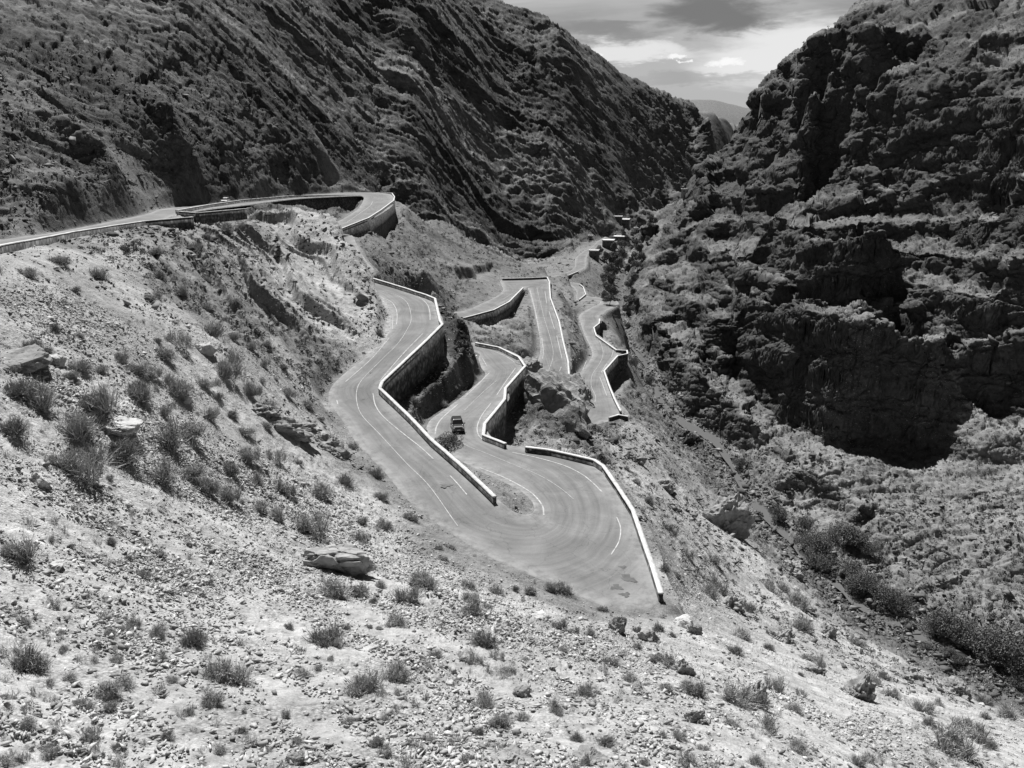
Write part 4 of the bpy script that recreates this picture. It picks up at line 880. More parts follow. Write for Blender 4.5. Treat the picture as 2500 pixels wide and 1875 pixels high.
c7 = [(345,215,90),(200,300,80),(500,170,90),(740,340,60),(690,410,60),(20,620,200),(160,620,150),(580,570,170),(310,570,80),(450,650,150),(410,790,140),(265,670,60),(845,570,110),(890,750,170),(840,660,100),(1010,615,110),(1125,590,50),(1215,615,90),(1340,600,90),(1410,600,110),(925,930,170),(1645,710,60),(1400,830,90),(1460,850,80),(1580,870,80),(870,1030,120),(1085,1090,140),(1020,1000,90),(1185,1010,60),(640,1000,100),(235,1200,220),(430,1130,170),(425,1220,70),(30,930,80),(950,1280,150),(1020,1400,120),(1390,1330,120),(1160,1370,90),(345,1380,70),(290,1520,100),(620,1500,70),(740,1515,50),(570,1560,50),(1550,1220,110),(1610,1210,50),(1660,1520,120),(1560,1640,80),(1425,970,80),(1690,1030,90),(1820,1140,90),(2040,1040,90),(2140,1180,80),(1960,1010,70),(2110,1480,80),(2150,1640,140),(1900,1640,60),(2030,1200,70),(1920,1160,50),(2070,870,60)]
c5 = [(310,780,60),(410,800,70),(220,670,40),(245,690,40),(210,840,50),(260,860,50),(400,950,80),(560,1010,80),(440,920,90),(650,920,60),(700,920,60),(770,1080,80),(760,990,90),(530,1120,90),(635,1165,50),(340,1360,110),(500,1390,110),(580,1400,100),(480,1480,70),(650,1510,100),(740,1420,60),(660,1340,80),(770,1600,90),(260,1540,50),(1000,1640,60),(1060,1630,60),(1060,1300,80),(1120,1290,60),(1260,1420,80),(1300,1480,60),(1530,1390,60),(1620,1450,80),(1400,1590,140),(1500,1540,120),(1560,1580,70),(1460,1500,100),(1140,1360,60),(1010,1150,60),(580,1640,60),(800,1210,70),(850,1240,60),(510,1190,80),(170,1210,60),(230,1230,70),(210,1340,60)]
c2 = [(140,605,85),(325,540,100),(540,615,90),(850,480,90),(870,620,80),(1125,410,70),(1060,460,60),(1220,350,90),(1130,330,60),(680,470,60),(860,730,60),(985,710,80),(800,730,80),(1110,790,60),(1150,930,120),(1260,950,70),(880,1040,130),(960,980,130),(160,1010,120),(450,1110,120),(540,1120,70),(650,1060,80),(740,1130,120),(830,1150,80),(1260,1080,100),(1220,1150,130),(980,1240,150),(740,1260,140),(1340,1000,90),(1430,1100,80),(1440,980,60),(1530,1110,60),(1410,1180,60),(1350,1240,80),(1550,1250,70),(1490,1170,40),(520,1310,150)]
SH += [(a_*.5875, 900+b_*.5875, w*.5875) for a_, b_, w in c6]+[(800+a_*.4069, 1200+b_*.4069, w*.4069) for a_, b_, w in c7]
SH += [(1500+a_*.5875, 900+b_*.5875, w*.5875) for a_, b_, w in c5]+[(a_*.4521, 400+b_*.4521, w*.4521) for a_, b_, w in c2]
rg = random.Random(5); tries = 0
while len(SH) < 292 and tries < 4000:               # smaller ones between the big ones
    tries += 1; px = rg.uniform(0, 2500); py = rg.uniform(640, 1860)
    if any(abs(px-a_)+abs(py-b_) < 34 for a_, b_, _ in SH): continue
    p, n = hit(px, py)
    if p is None or p.length > 170 or road_d(p.x, p.y) < 1.2: continue
    SH.append((px, py, rg.uniform(18, 34)))
BANDP = [(0,"below the upper parapet"),(700,"left of the upper road bend"),(800,"beside the middle zigzags"),(900,"level with the dark car"),(1000,"level with the long wall"),
         (1090,"level with the tip between roads"),(1200,"just above the overhanging boulder"),(1330,"level with the overhanging boulder"),(1430,"level with the parapet's near end"),
         (1520,"in the top row under the hairpin"),(1600,"in the second row under the hairpin"),(1680,"in the row above the bottom strip"),(1760,"near the bottom edge"),(1830,"along the very bottom edge")]
ORD = lambda k: ['first','second','third','fourth','fifth','sixth','seventh','eighth','ninth','tenth','eleventh','twelfth','thirteenth','fourteenth','fifteenth','sixteenth','seventeenth','eighteenth','nineteenth','twentieth'][k] if k < 20 else '%d%s' % (k+1, {1:'st',2:'nd',3:'rd'}.get((k+1) % 10, 'th'))
rows = {}
for q in SH:
    bd = max(i for i, (y0, _) in enumerate(BANDP) if q[1] >= y0); rows.setdefault(bd, []).append(q)
ns = 0
for bd, lst in rows.items():
    lst.sort(); k = 0
    for px, py, w in lst:
        p, n = hit(px, py)
        if p is None or p.length > 330: continue
        wm = w*p.length/F; li = rg.choice([0, 0, 1, 2, 3, 4]) if w > 30 else rg.choice([0, 2, 3, 4]); 
        if w > 60: li = rg.choice([0, 1, 3])
        o = bpy.data.objects.new('shrub', rg.choice(SM[li])); COL.objects.link(o); sc_ = wm*.66*(1.12 if li in (1, 4) else 1.0)
        o.location = p+Vector((0, 0, .0)); o.scale = (sc_, sc_, sc_*rg.uniform(.85, 1.1)); o.rotation_euler = (n.y*-.3, n.x*.3, rg.uniform(0, 6.28))
        size = 'large' if w > 70 else 'medium' if w > 42 else 'small'
        tag(o, f"{size} {LOOKS[li][0]} shrub, {ORD(k)} from the left {BANDP[bd][1]}", 'shrub', 'dry shrubs dotted over the near slopes'); k += 1; ns += 1
print('shrubs', ns, time.time()-T0)
VV, FF, n0, cnt = [], [], 0, 0
TN = []
for i in range(4):
    d_ = shrub_mesh('t', 900+i, 70, .8, 1.0, M_TW); v_ = np.zeros(len(d_.vertices)*3, np.float32); d_.vertices.foreach_get('co', v_)
    TN.append((v_.reshape(-1, 3), np.array([p_.vertices[:] for p_ in d_.polygons]))); bpy.data.meshes.remove(d_)
for k in range(1500):
    px = rg.uniform(-40, 2540); py = rg.uniform(640, 1900); p, n = hit(px, py)
    if p is None or p.length > 150 or road_d(p.x, p.y) < .8 or vnoise(np.array([px*.006]), np.array([py*.006]), seed=320)[0] < rg.uniform(-.9, .5): continue
    s_ = rg.uniform(.16, .45)*(1+p.length*.006); a_ = rg.uniform(0, 6.28); v_, f_ = TN[k % 4]; c_, q_ = math.cos(a_), math.sin(a_)
    VV.append(np.stack([v_[:, 0]*c_-v_[:, 1]*q_, v_[:, 0]*q_+v_[:, 1]*c_, v_[:, 2]], -1)*s_+np.array(p)); FF.append(f_+n0); n0 += len(v_)
tag(new_mesh('small_tufts', np.concatenate(VV), np.concatenate(FF), M_TW), kind='stuff')
# far scrub: thousands of tufts over the hillsides
def tuft(seed, n):
    rg_ = np.random.default_rng(seed); d = rg_.normal(size=(n, 3)); d[:, 2] = np.abs(d[:, 2])*.8; d /= np.linalg.norm(d, axis=1)[:, None]; c_ = d*rg_.uniform(.45, 1, (n, 1))*np.array([1, 1, .75])
    a_ = rg_.normal(size=(n, 3))*.20; b_ = rg_.normal(size=(n, 3))*.20
    return np.stack([c_-a_*.5-b_*.3, c_+a_*.5-b_*.3, c_+b_*.7], 1).reshape(-1, 3)
TF = [tuft(i, 44) for i in range(6)]
pts, sz = [], []
for k in range(34000):
    px = rg.uniform(-60, 2560); py = rg.uniform(0, 1900)**1.0
    p, n = hit(px, py)
    if p is None or p.length > 1500: continue
    r_ = p.length; a_ = math.atan2(p.x, p.y); zz_ = tab(ZT, np.array([a_]), np.array([math.log(math.hypot(p.x, p.y))]), ga2, gr2)[0]
    if n.z < .45 or r_ < 112 or road_d(p.x, p.y) < 1.0 or rg.random() > zz_[3]*.95: continue
    pts.append(tuple(p)); sz.append(min(rg.uniform(.25, .75)+max(r_-150, 0)*.0014, 2.2))
pts = np.array(pts); sz = np.array(sz); VV = []; 
wh = RNG.integers(0, 6, len(pts)); an = RNG.uniform(0, 6.28, len(pts))
for k in range(6):
    i = wh == k; ca, sa = np.cos(an[i])[:, None], np.sin(an[i])[:, None]; V = TF[k]
    W = np.stack([V[:, 0]*ca-V[:, 1]*sa, V[:, 0]*sa+V[:, 1]*ca, np.broadcast_to(V[:, 2], (i.sum(), len(V)))], -1)*sz[i][:, None, None]+pts[i][:, None]; VV.append(W.reshape(-1, 3))
VV = np.concatenate(VV); o = new_mesh('hillside_scrub', VV, np.arange(len(VV)).reshape(-1, 3), M_SC); tag(o, kind='stuff'); print('scrub', len(pts), time.time()-T0)

# ------------------------------------------------------------------ boulders and crags
import bmesh
M_BOUL = simple('boulder_stone', .42, .3, 1.6, .95, .8, .12); M_CRAG = simple('crag_stone', .24, .45, .9, .95, .9, .25)
def rock_mesh(name, seed, dims, rough=.25, cuts=4, flat_top=0, slab=0):
    bm = bmesh.new(); bmesh.ops.create_icosphere(bm, subdivisions=cuts, radius=1)
    V = np.array([v.co[:] for v in bm.verts]); rg_ = np.random.default_rng(seed)
    for _ in range(9):                              # shear flat facets off the ball
        n_ = rg_.normal(size=3); n_ /= np.linalg.norm(n_); h = rg_.uniform(.55, .85); d = V@n_; V = V-np.maximum(d-h, 0)[:, None]*n_
    if flat_top: V[:, 2] = np.minimum(V[:, 2], flat_top+.12*V[:, 0])
    o3 = rg_.uniform(0, 50, 3)
    f_ = fbm(V[:, 0]*1.7+o3[0], V[:, 1]*1.7+o3[1], V[:, 2]*1.7+o3[2], oct=4, seed=seed, ridged=True, gain=.6)
    if slab:
        V[:, 2] = np.where(V[:, 2] < 0, V[:, 2]*(.25+.95*smooth(-.1, .6, V[:, 0])), V[:, 2]*(1+.25*np.sin(V[:, 0]*2.3+1)))
        V = V/np.maximum(np.abs(V).max(1), 1e-3)[:, None]**.4; V[:, 2] = np.where(V[:, 2] > .6, .6+.05*V[:, 0]+.3*(V[:, 2]-.6), V[:, 2]); V[:, 0] *= 1+.22*V[:, 2]; V[:, 1] = V[:, 1]-.35*V[:, 2]*(V[:, 1] < 0)
    wv_, gp_ = worley(V[:, 0]*1.8+o3[0], V[:, 1]*1.8+o3[1], V[:, 2]*1.8+o3[2], seed)
    V = V*(1+rough*f_[:, None]+(.22*(wv_-.5)-.12*np.exp(-gp_/.07))[:, None])*np.array(dims)
    for v, c_ in zip(bm.verts, V): v.co = c_
    me = bpy.data.meshes.new(name); bm.to_mesh(me); bm.free(); return me
def place_rock(name, px, py, w, h, label, seed, m_, group=None, yaw=None, depth=.8, rough=.22, flat=0, cat='boulder', tilt=0, lift=.25, cuts=4, slab=0):
    p, n = hit(px, py)
    if p is None: return
    k = p.length/F; W = w*k*.5; H_ = h*k*.5
    me = rock_mesh(name, seed, (W, W*depth, H_), rough, cuts, flat, slab); me.materials.append(m_)
    o = bpy.data.objects.new(name, me); COL.objects.link(o); o.location = p+Vector((0, 0, H_*lift)); o.rotation_euler = (tilt, R(8), yaw if yaw is not None else seed*1.3)
    tag(o, label, cat, group); return o
M_BIG = simple('boulder_grey', .30, .4, 1.2, .95, .9, .15)
place_rock('boulder', 824, 1392, 160, 96, 'big flat topped boulder with a dark undercut front behind a bushy shrub', 31, M_BIG, yaw=.12, depth=.55, rough=.12, lift=.4, cuts=5, slab=1, tilt=R(-10))
place_rock('boulder', 284, 1045, 100, 40, 'long pale slab shaped boulder high on the scree at the left', 32, M_BOUL, 'boulders on the scree', yaw=.3, rough=.25, lift=.05, slab=1, cuts=5)
BL = [(452,975,44,30,'rounded pale boulder upslope right of the long slab boulder'),(500,858,54,42,'two lobed pale boulder between shrubs left of the rocky spur'),
 (60,885,120,56,'broad weathered boulder at the left edge below the parapet slope'),(140,885,46,34,'small boulder touching the broad one at the left edge'),
 (1222,1540,60,44,'pale boulder beside the large shrubs below the hairpin'),(1318,1512,60,36,'flat pale boulder just under the near edge of the hairpin'),
 (1274,1697,48,34,'cracked boulder low in the middle of the near slope'),(1098,1672,26,16,'little light stone with a dark side, low centre of slope'),
 (1582,1562,64,40,'dark undercut boulder right of the hairpin end'),(1668,1528,60,52,'upright split boulder on the shoulder below the parapet end'),
 (97,1178,52,36,'blocky boulder near the left edge above the gravel streak'),(135,1387,46,22,'white flat stone by the left edge shrub'),(105,1362,32,20,'small dark stone by the left edge shrub'),
 (722,1862,48,40,'broken dark boulder cut by the bottom edge of the picture'),(147,1545,28,18,'pale flat stone on bare ground in the lower left'),(508,1424,26,24,'single upright stone in the gravel field'),
 (590,1470,24,14,'small bright stone in the lower gravel streak'),(1130,1180,20,14,'pale rock on the grassy tip between the two roads'),(2395,1722,16,10,'lone pale stone on the bright ground at lower right'),
 (405,1625,22,14,'small pale stone above the lower left shrubs'),(900,1530,22,16,'small pale stone left of the shrub trio'),(1330,1795,40,34,'light boulder near the bottom centre right')]
for i, (px, py, w, h, lab) in enumerate(BL): place_rock('boulder', px, py, w, h, lab, 60+i, M_CRAG if i in (2, 6, 8, 13) else M_BOUL, 'boulders on the scree', rough=.18, flat=.6 if i % 2 else 0)
CR = [(1770,1290,95,120,'jagged crag with a black shadowed side above the river bend'),(2018,1548,42,50,'small square crag on the lower right slope'),(2203,1650,60,34,'low rounded crag above the footpath at lower right'),
 (2092,1700,60,84,'tall splintered crag with deep shadow at lower right'),(1836,1705,50,70,'dark fissured crag between shrubs right of centre bottom'),(1690,1545,30,36,'little crag below the end of the white parapet'),
 (1925,1400,60,70,'low crag on the slope above the riverside bushes'),(1505,1540,36,56,'dark prickly crag just below the hairpin edge'),
 (1545,1120,40,30,'low crag outside the upper end of the long white parapet'),(700,1050,90,46,'broken ledge crag on the slope left of the long road'),(790,1085,60,40,'smaller ledge crag next to the road edge left of the long wall'),
 (1620,1190,50,44,'small crag on the slope above the jagged crag'),(2330,1690,50,40,'pale crag above the last bend of the river'),(1960,1480,40,36,'squat crag on the slope at right')]
CR2 = [(1665,1640,40,60,'dark cracked crag in the gully right of the lowest shrubs'),(1700,1760,44,50,'small crag near the bottom edge right of centre'),(1560,1690,40,30,'flat crag between two shrubs low right of centre'),
 (1900,1560,50,44,'crag on the bright slope above the river bushes'),(1980,1640,44,40,'crag with a shadowed hollow on the lower right slope'),(1780,1480,54,44,'crag half way between parapet end and river'),
 (1430,1855,60,30,'ledge of rock cut by the bottom edge, right of centre'),(1250,1850,80,30,'long low ledge of rock at the bottom edge'),(640,1000,60,36,'crag among the shrubs left of the long straight road'),(820,1110,50,34,'crag right above the lower left edge of the road')]
CR = CR+CR2
for i, (px, py, w, h, lab) in enumerate(CR): place_rock('crag', px, py, w, h, lab, 120+i, M_CRAG, 'crags breaking through the slopes', rough=.55, cat='crag', depth=1.3, yaw=-.7+.3*math.sin(i*2.1), tilt=R(-12), cuts=5, lift=.0)

for i, (px, py, w, h, dp, yw, lab) in enumerate([(1352,1000,250,165,.30,-58,'long rock fin with a black shadowed face between zigzag wall and big hairpin'),(1405,985,190,110,.3,-60,'shorter rock fin directly in front of the lowest road'),(1290,915,80,70,.8,-40,'rock knob at the foot of the straight road below the middle hairpin')]):
    place_rock('crag', px, py, w, h, lab, 170+i, M_CRAG, 'crags breaking through the slopes', rough=.35, cat='crag', depth=dp, yaw=R(yw), tilt=R(-14), cuts=5, lift=.15)

# ------------------------------------------------------------------ vehicles
def pm(name, col, rough=.4, spec=.5, metal=0, coat=0):
    m, t, b = mat(name); b.inputs['Base Color'].default_value = (col, col, col, 1); b.inputs['Roughness'].default_value = rough; b.inputs['Specular IOR Level'].default_value = spec
    b.inputs['Metallic'].default_value = metal; b.inputs['Coat Weight'].default_value = coat; b.inputs['Coat Roughness'].default_value = .05; return m
M_BLK = pm('car_paint_black', .012, .3, .5, 0, 1); M_WHT = pm('car_paint_white', .75, .35, .5, 0, .6); M_GLS = pm('car_glass', .01, .12, .25); M_TYR = pm('tyre_rubber', .02, .8, .2)
M_RIM = pm('rim_alloy', .4, .3, .5, .8); M_LMP = pm('lamp_glass', .75, .1, .8, 0, 1); M_GRL = pm('grille_plastic', .01, .5, .3); M_PLT = pm('plate', .7, .5, .3)
def bme(name, fn, m_, parent, bev=0):
    bm = bmesh.new(); fn(bm)
    if bev: bmesh.ops.bevel(bm, geom=bm.edges[:], offset=bev, segments=2, affect='EDGES', profile=.6)
    bmesh.ops.recalc_face_normals(bm, faces=bm.faces[:])
    me = bpy.data.meshes.new(name); bm.to_mesh(me); bm.free(); me.materials.append(m_)
    for p_ in me.polygons: p_.use_smooth = False
    o = bpy.data.objects.new(name, me); COL.objects.link(o); o.parent = parent; return o
def box(bm, c_, s_):
    r = bmesh.ops.create_cube(bm, size=1); bmesh.ops.scale(bm, vec=s_, verts=r['verts']); bmesh.ops.translate(bm, vec=c_, verts=r['verts']); return r['verts']
def loft(bm, secs):
    """secs: list of rings (same count) closed at both ends"""
    R_ = [[bm.verts.new(p) for p in s_] for s_ in secs]
    for a_, b_ in zip(R_, R_[1:]):
        for k in range(len(a_)): bm.faces.new((a_[k], a_[(k+1) % len(a_)], b_[(k+1) % len(a_)], b_[k]))
    bm.faces.new(R_[0][::-1]); bm.faces.new(R_[-1])
def make_suv(name, label, paint):
    """nose towards -Y, 4.6 x 1.9 x 1.75 m"""
    root = bpy.data.objects.new(name, None); COL.objects.link(root); tag(root, label, 'car')
    def body(bm):
        st = [(-2.28,.62,.42,.86),(-2.2,.84,.34,1.0),(-1.9,.92,.30,1.08),(-1.0,.95,.28,1.14),(0,.95,.28,1.16),(1.2,.95,.28,1.18),(2.0,.93,.32,1.18),(2.25,.88,.40,1.12),(2.3,.80,.5,1.0)]
        loft(bm, [[(-w*.94,y,lo),(-w,y,lo+.2),(-w,y,hi-.28),(-w*.93,y,hi-.06),(-w*.8,y,hi),(w*.8,y,hi),(w*.93,y,hi-.06),(w,y,hi-.28),(w,y,lo+.2),(w*.94,y,lo)] for y, w, lo, hi in st])
    bme('body', body, paint, root)
    def roof(bm): loft(bm, [[(-w,y,z-.08),(-w*.97,y,z-.02),(-w*.8,y,z),(w*.8,y,z),(w*.97,y,z-.02),(w,y,z-.08)] for y, w, z in [(-.32,.66,1.66),(-.1,.70,1.72),(.8,.72,1.75),(1.6,.70,1.73),(1.95,.67,1.68)]])
    bme('roof', roof, paint, root)
    bme('windshield', lambda bm: loft(bm, [[(-.80,-1.02,1.13),(.80,-1.02,1.13),(.80,-.98,1.11),(-.80,-.98,1.11)],[(-.64,-.30,1.645),(.64,-.30,1.645),(.64,-.26,1.62),(-.64,-.26,1.62)]]), M_GLS, root)
    bme('rear_window', lambda bm: loft(bm, [[(-.78,2.2,1.17),(.78,2.2,1.17),(.78,2.15,1.15),(-.78,2.15,1.15)],[(-.64,1.96,1.64),(.64,1.96,1.64),(.64,1.9,1.62),(-.64,1.9,1.62)]]), M_GLS, root)
    for s_ in (-1, 1):
        bme('side_window', lambda bm: loft(bm, [[(s_*.85,-.92,1.15),(s_*.85,2.08,1.17),(s_*.70,1.88,1.63),(s_*.70,-.28,1.61)],[(s_*.80,-.90,1.15),(s_*.80,2.06,1.17),(s_*.65,1.86,1.63),(s_*.65,-.26,1.61)]]), M_GLS, root)
        for yy, zt in ((.35, 1.66), (1.25, 1.68)): bme('pillar', lambda bm: loft(bm, [[(s_*.875,yy-.05,1.15),(s_*.875,yy+.05,1.15),(s_*.80,yy+.05,1.15),(s_*.80,yy-.05,1.15)],[(s_*.715,yy-.05,zt),(s_*.715,yy+.05,zt),(s_*.65,yy+.05,zt),(s_*.65,yy-.05,zt)]]), paint, root)
        bme('headlight', lambda bm: box(bm, (s_*.68, -2.21, .84), (.34, .10, .20)), M_LMP, root, .02)
        bme('tail_light', lambda bm: box(bm, (s_*.80, 2.26, .92), (.16, .08, .36)), M_GRL, root, .02)
        mr = bme('wing_mirror', lambda bm: box(bm, (s_*1.04, -.82, 1.20), (.22, .14, .17)), paint, root, .03)
        bme('mirror_arm', lambda bm: box(bm, (s_*.92, -.84, 1.13), (.12, .06, .06)), paint, mr)
        bme('door_handle', lambda bm: box(bm, (s_*.955, .12, .98), (.03, .18, .04)), paint, root)
        for y in (-1.42, 1.42):
            def wh_(bm, r_=.37, w_=.24): 
                q = bmesh.ops.create_cone(bm, cap_ends=True, segments=20, radius1=r_, radius2=r_, depth=w_); bmesh.ops.rotate(bm, verts=bm.verts[:], matrix=Matrix.Rotation(R(90), 3, 'Y')); bmesh.ops.translate(bm, verts=bm.verts[:], vec=(s_*.83, y, .37))
            ty = bme('wheel', wh_, M_TYR, root, .03)
            bme('rim', lambda bm: (wh_(bm, .23, .10), bmesh.ops.translate(bm, verts=bm.verts[:], vec=(s_*.08, 0, 0))), M_RIM, ty)
    bme('grille', lambda bm: box(bm, (0, -2.27, .82), (.92, .08, .20)), M_GRL, root, .01)
    bme('bumper', lambda bm: box(bm, (0, -2.25, .50), (1.66, .20, .26)), paint, root, .05)
    bme('licence_plate', lambda bm: box(bm, (0, -2.36, .56), (.50, .02, .11)), M_PLT, root)
    bme('roof_rail', lambda bm: (box(bm, (-.66, .8, 1.78), (.04, 2.0, .04)), box(bm, (.66, .8, 1.78), (.04, 2.0, .04))), M_GRL, root)
    return root
q = on_leg(1117, 1049, 'B'); q2 = on_leg(1150, 985, 'B'); hd = math.atan2(-(q2[0]-q[0]), (q2[1]-q[1]))
car = make_suv('suv_car', 'black off road car driving down the road beside the long wall', M_BLK)
car.location = (q[0], q[1], q[2]+.02); car.rotation_euler = (math.atan2(q2[2]-q[2], math.hypot(q2[0]-q[0], q2[1]-q[1])), 0, R(9))
q = on_leg(604, 487, 'U'); q2 = on_leg(650, 483, 'U')
car2 = make_suv('parked_car', 'white car parked behind the long grey wall at the foot of the cliff', M_WHT)
hd = math.atan2(q2[1]-q[1], q2[0]-q[0]); wq = WALLS[0]; cy_ = 252.0; cx_ = float(np.interp(cy_, wq['P'][:, 1], wq['P'][:, 0])); car2.location = (cx_-2.1, cy_, leg_z(cx_-2.1, cy_, 'U')+.02); car2.rotation_euler = (0, 0, R(5))

# ------------------------------------------------------------------ leafy bushes and trees
def crown_mesh(name, seed, n, dims, leaf, m_, lobes=9):
    rg_ = np.random.default_rng(seed); C0 = rg_.normal(size=(lobes, 3)); C0 /= np.linalg.norm(C0, axis=1)[:, None]; C0 *= rg_.uniform(.25, .75, (lobes, 1)); C0[:, 2] = C0[:, 2]*.8
    k = rg_.integers(0, lobes, n); d = rg_.normal(size=(n, 3)); d /= np.linalg.norm(d, axis=1)[:, None]; p = C0[k]+d*(rg_.uniform(.5, 1, (n, 1))**.5)*rg_.uniform(.28, .5, lobes)[k][:, None]
    p = p*np.array(dims)+np.array([0, 0, dims[2]]); a_ = rg_.normal(size=(n, 3)); a_ /= np.linalg.norm(a_, axis=1)[:, None]; b_ = np.cross(a_, rg_.normal(size=(n, 3))); b_ /= np.linalg.norm(b_, axis=1)[:, None]+1e-6
    a_ *= leaf; b_ *= leaf*.55; V = np.stack([p-a_, p-b_, p+a_, p+b_], 1).reshape(-1, 3)
    o = new_mesh(name, V, np.arange(len(V)).reshape(-1, 4), m_); me = o.data; bpy.data.objects.remove(o); return me
def trunk_mesh(seed, h, r_):
    rg_ = np.random.default_rng(seed); bm = bmesh.new()
    def limb(a_, b_, r0, r1):
        a_ = Vector(a_); b_ = Vector(b_); d = b_-a_; q = d.to_track_quat('Z', 'Y'); m = (a_+b_)/2+Vector((rg_.normal(0, .06), rg_.normal(0, .06), 0))*d.length
        ring = lambda c_, r: [c_+q@Vector((r*math.cos(t_), r*math.sin(t_), 0)) for t_ in np.linspace(0, 2*math.pi, 7)[:-1]]
        loft(bm, [ring(a_, r0), ring(m, (r0+r1)/2), ring(b_, r1)])
    limb((0, 0, -.4), (0, 0, h*.5), r_, r_*.7)
    for k in range(6):
        an_ = k*1.05+rg_.normal(0, .2); limb((0, 0, h*(.25+.05*k)), (math.cos(an_)*h*.28, math.sin(an_)*h*.28, h*(.55+.06*k)), r_*.5, r_*.15)
    me = bpy.data.meshes.new('trunk'); bm.to_mesh(me); bm.free(); me.materials.append(M_BARK); return me
TR = []
for i in range(5):
    nar = [.55, .75, .9, .5, 1.0][i]; TR.append((crown_mesh('crown', 700+i, 3200, (nar*.6, nar*.6, .47), .034, [M_LEAF, M_LEAF2][i % 2]), trunk_mesh(720+i, .9, .03)))
M_LEAF3 = mk_twig('bush_leaves', .06, .2)
TRB = [(crown_mesh('crown', 740+i, 5000, (.62, .62, .45), .022, M_LEAF3, 18), trunk_mesh(760+i, .9, .03)) for i in range(5)]
def tree(px, py, hpx, i, label, cat, group, name='tree', wide=1.0):
    p, n = hit(px, py)
    if p is None: return
    H_ = hpx*p.length/F; r = bpy.data.objects.new(name, None); COL.objects.link(r); r.location = p; r.scale = (H_*wide, H_*wide, H_); r.rotation_euler = (0, 0, px*.37)
    S_ = TRB if cat == 'bush' else TR
    for nm, me in (('crown', S_[i][0]), ('trunk', S_[i][1])):
        o = bpy.data.objects.new(nm, me); COL.objects.link(o); o.parent = r
    tag(r, label, cat, group); return r
tr_l = [(1462,628),(1480,640),(1494,650),(1486,668),(1500,676),(1478,690),(1492,700),(1482,716),(1496,722),(1476,735),(1490,745),(1505,640),(1515,632),(1524,612),(1512,600),(1498,616),(1530,590),(1545,580),(1520,575),(1508,655)]
tr_r = [(1532,668),(1540,650),(1552,640),(1548,690),(1536,705),(1545,725),(1534,745),(1556,660),(1562,620),(1556,600),(1580,592),(1572,575),(1590,560),(1560,560),(1600,548),(1565,640),(1528,765),(1552,750),(1588,540),(1545,560)]
for k, (px, py) in enumerate(sorted(tr_l, key=lambda q: q[1])): tree(px, py, 32 if py > 600 else 20, k % 5, f'dark leafy tree left of the village stream, {ORD(k)} counting down from the houses', 'tree', 'trees along the village stream')
for k, (px, py) in enumerate(sorted(tr_r, key=lambda q: q[1])): tree(px, py, 30 if py > 600 else 20, (k+2) % 5, f'dark leafy tree right of the village stream, {ORD(k)} counting down the bank', 'tree', 'trees along the village stream')
rb = [(1905,1262,50),(1925,1285,60),(1950,1310,60),(1965,1335,55),(1990,1350,60),(2010,1375,55),(2040,1395,60),(2065,1420,60),(2095,1440,62),(2120,1455,60),(2150,1470,66),(2180,1478,60),(2100,1345,90),(2070,1320,60),(2130,1370,60),(2020,1330,50),
      (2240,1530,60),(2270,1540,60),(2300,1555,70),(2330,1575,66),(2360,1585,60),(2395,1600,70),(2425,1610,80),(2460,1625,90),(2490,1620,90),(2350,1560,50),(2300,1530,46),(2210,1505,50),(2260,1580,30),(2300,1600,34),(2340,1615,34),(2450,1700,46),(2480,1680,40),
      (1555,905,26),(1570,925,24),(1545,880,24),(1530,850,22),(1545,790,22),(1560,810,22),(1500,768,20),(1540,770,20),(1795,1120,40),(1810,1150,36)]
rb = [q for i, q in enumerate(rb) if i % 5 != 1]
for k, (px, py, h) in enumerate(sorted(rb, key=lambda q: q[1])): tree(px+14*math.sin(k*2.3), py+10*math.cos(k*3.1), h*(.6+.4*abs(math.sin(k*1.7))), k % 5, f'dense dark riverside bush, {ORD(k)} counting down the stream', 'bush', 'dark bushes along the river', 'bush', 1.15+0)
tree(1093, 1108, 62, 2, 'dark leafy bush growing behind the long wall just below the black car', 'bush', None, 'bush', 1.1)

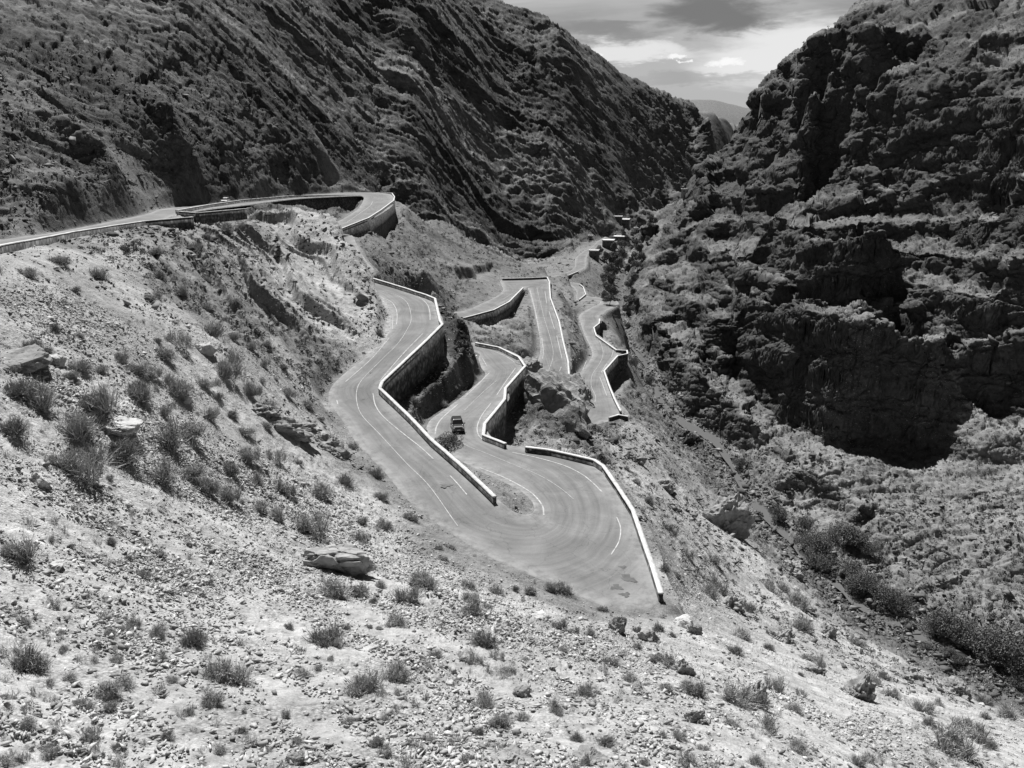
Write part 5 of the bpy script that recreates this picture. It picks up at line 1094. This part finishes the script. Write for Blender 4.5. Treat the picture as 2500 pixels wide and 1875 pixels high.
# ------------------------------------------------------------------ village houses
M_HW = simple('house_plaster', .13, .25, .6, .9, .2, .05); M_HP = simple('house_plaster_pale', .35, .2, .6); M_RF = simple('flat_roof', .72, .12, .8); M_DK = pm('window_dark', .02, .3)
def house(px, py, wpx, hpx, label, pale=False, storeys=2, yaw=0):
    p, n = hit(px, py)
    if p is None: return
    k = p.length/F; w = wpx*k; h = hpx*k*1.25; d = w*1.1
    r = bpy.data.objects.new('village_house', None); COL.objects.link(r); r.location = p; r.rotation_euler = (0, 0, yaw); tag(r, label, 'house', 'flat roofed village houses')
    bme('wall', lambda bm: box(bm, (0, d*.4, h*.5-2), (w, d, h+4)), M_HP if pale else M_HW, r)
    def rf(bm):
        box(bm, (0, d*.4, h+.12), (w+.5, d+.5, .24))
        for a_, b_, c_, e_ in ((0, d*.9, w+.5, .2), (0, -d*.1, w+.5, .2), (w*.5+.13, d*.4, .2, d+.1), (-w*.5-.13, d*.4, .2, d+.1)): box(bm, (a_, b_, h+.45), (c_, e_, .42))
    bme('roof', rf, M_RF, r)
    nw = max(2, int(w/2.6))
    for s_ in range(storeys):
        for i in range(nw):
            f_ = bme('window', lambda bm: box(bm, (-w/2+w*(i+.5)/nw, -d*.1-.02, h*(s_+.55)/storeys), (.9, .10, 1.1)), M_DK, r)
    bme('door', lambda bm: box(bm, (w*.12, -d*.1-.03, 1.0), (1.0, .08, 2.0)), M_DK, r)
HS = [(1484,607,27,15,'largest village house with a bright flat roof beside the road',False,2),(1449,632,22,15,'dark block shaped village house below the road edge',False,2),(1511,590,26,9,'long low village house behind the largest one',False,1),
 (1508,541,19,9,'upper village house at the left of the pair on the slope',False,1),(1520,551,30,11,'upper wide village house at the right of the pair',False,2),(1552,569,9,9,'tiny pale hut among the stream trees',True,1),
 (1501,602,8,8,'tiny pale hut attached right of the largest house',True,1),(1465,515,8,4,'lone pale hut high on the hillside above the village',True,1),(1663,463,11,5,'farther of two distant houses near the valley mouth',False,1),
 (1676,471,24,6,'nearer of two distant houses with a bright roof',True,1),(1523,574,9,6,'small village house with bright roof below the upper pair',False,1),(1441,584,10,6,'small hut left of the village road',True,1)]
for px, py, w, h, lab, pale, st in HS: house(px, py, w, h, lab, pale, st, R(-12))
print('all', time.time()-T0)
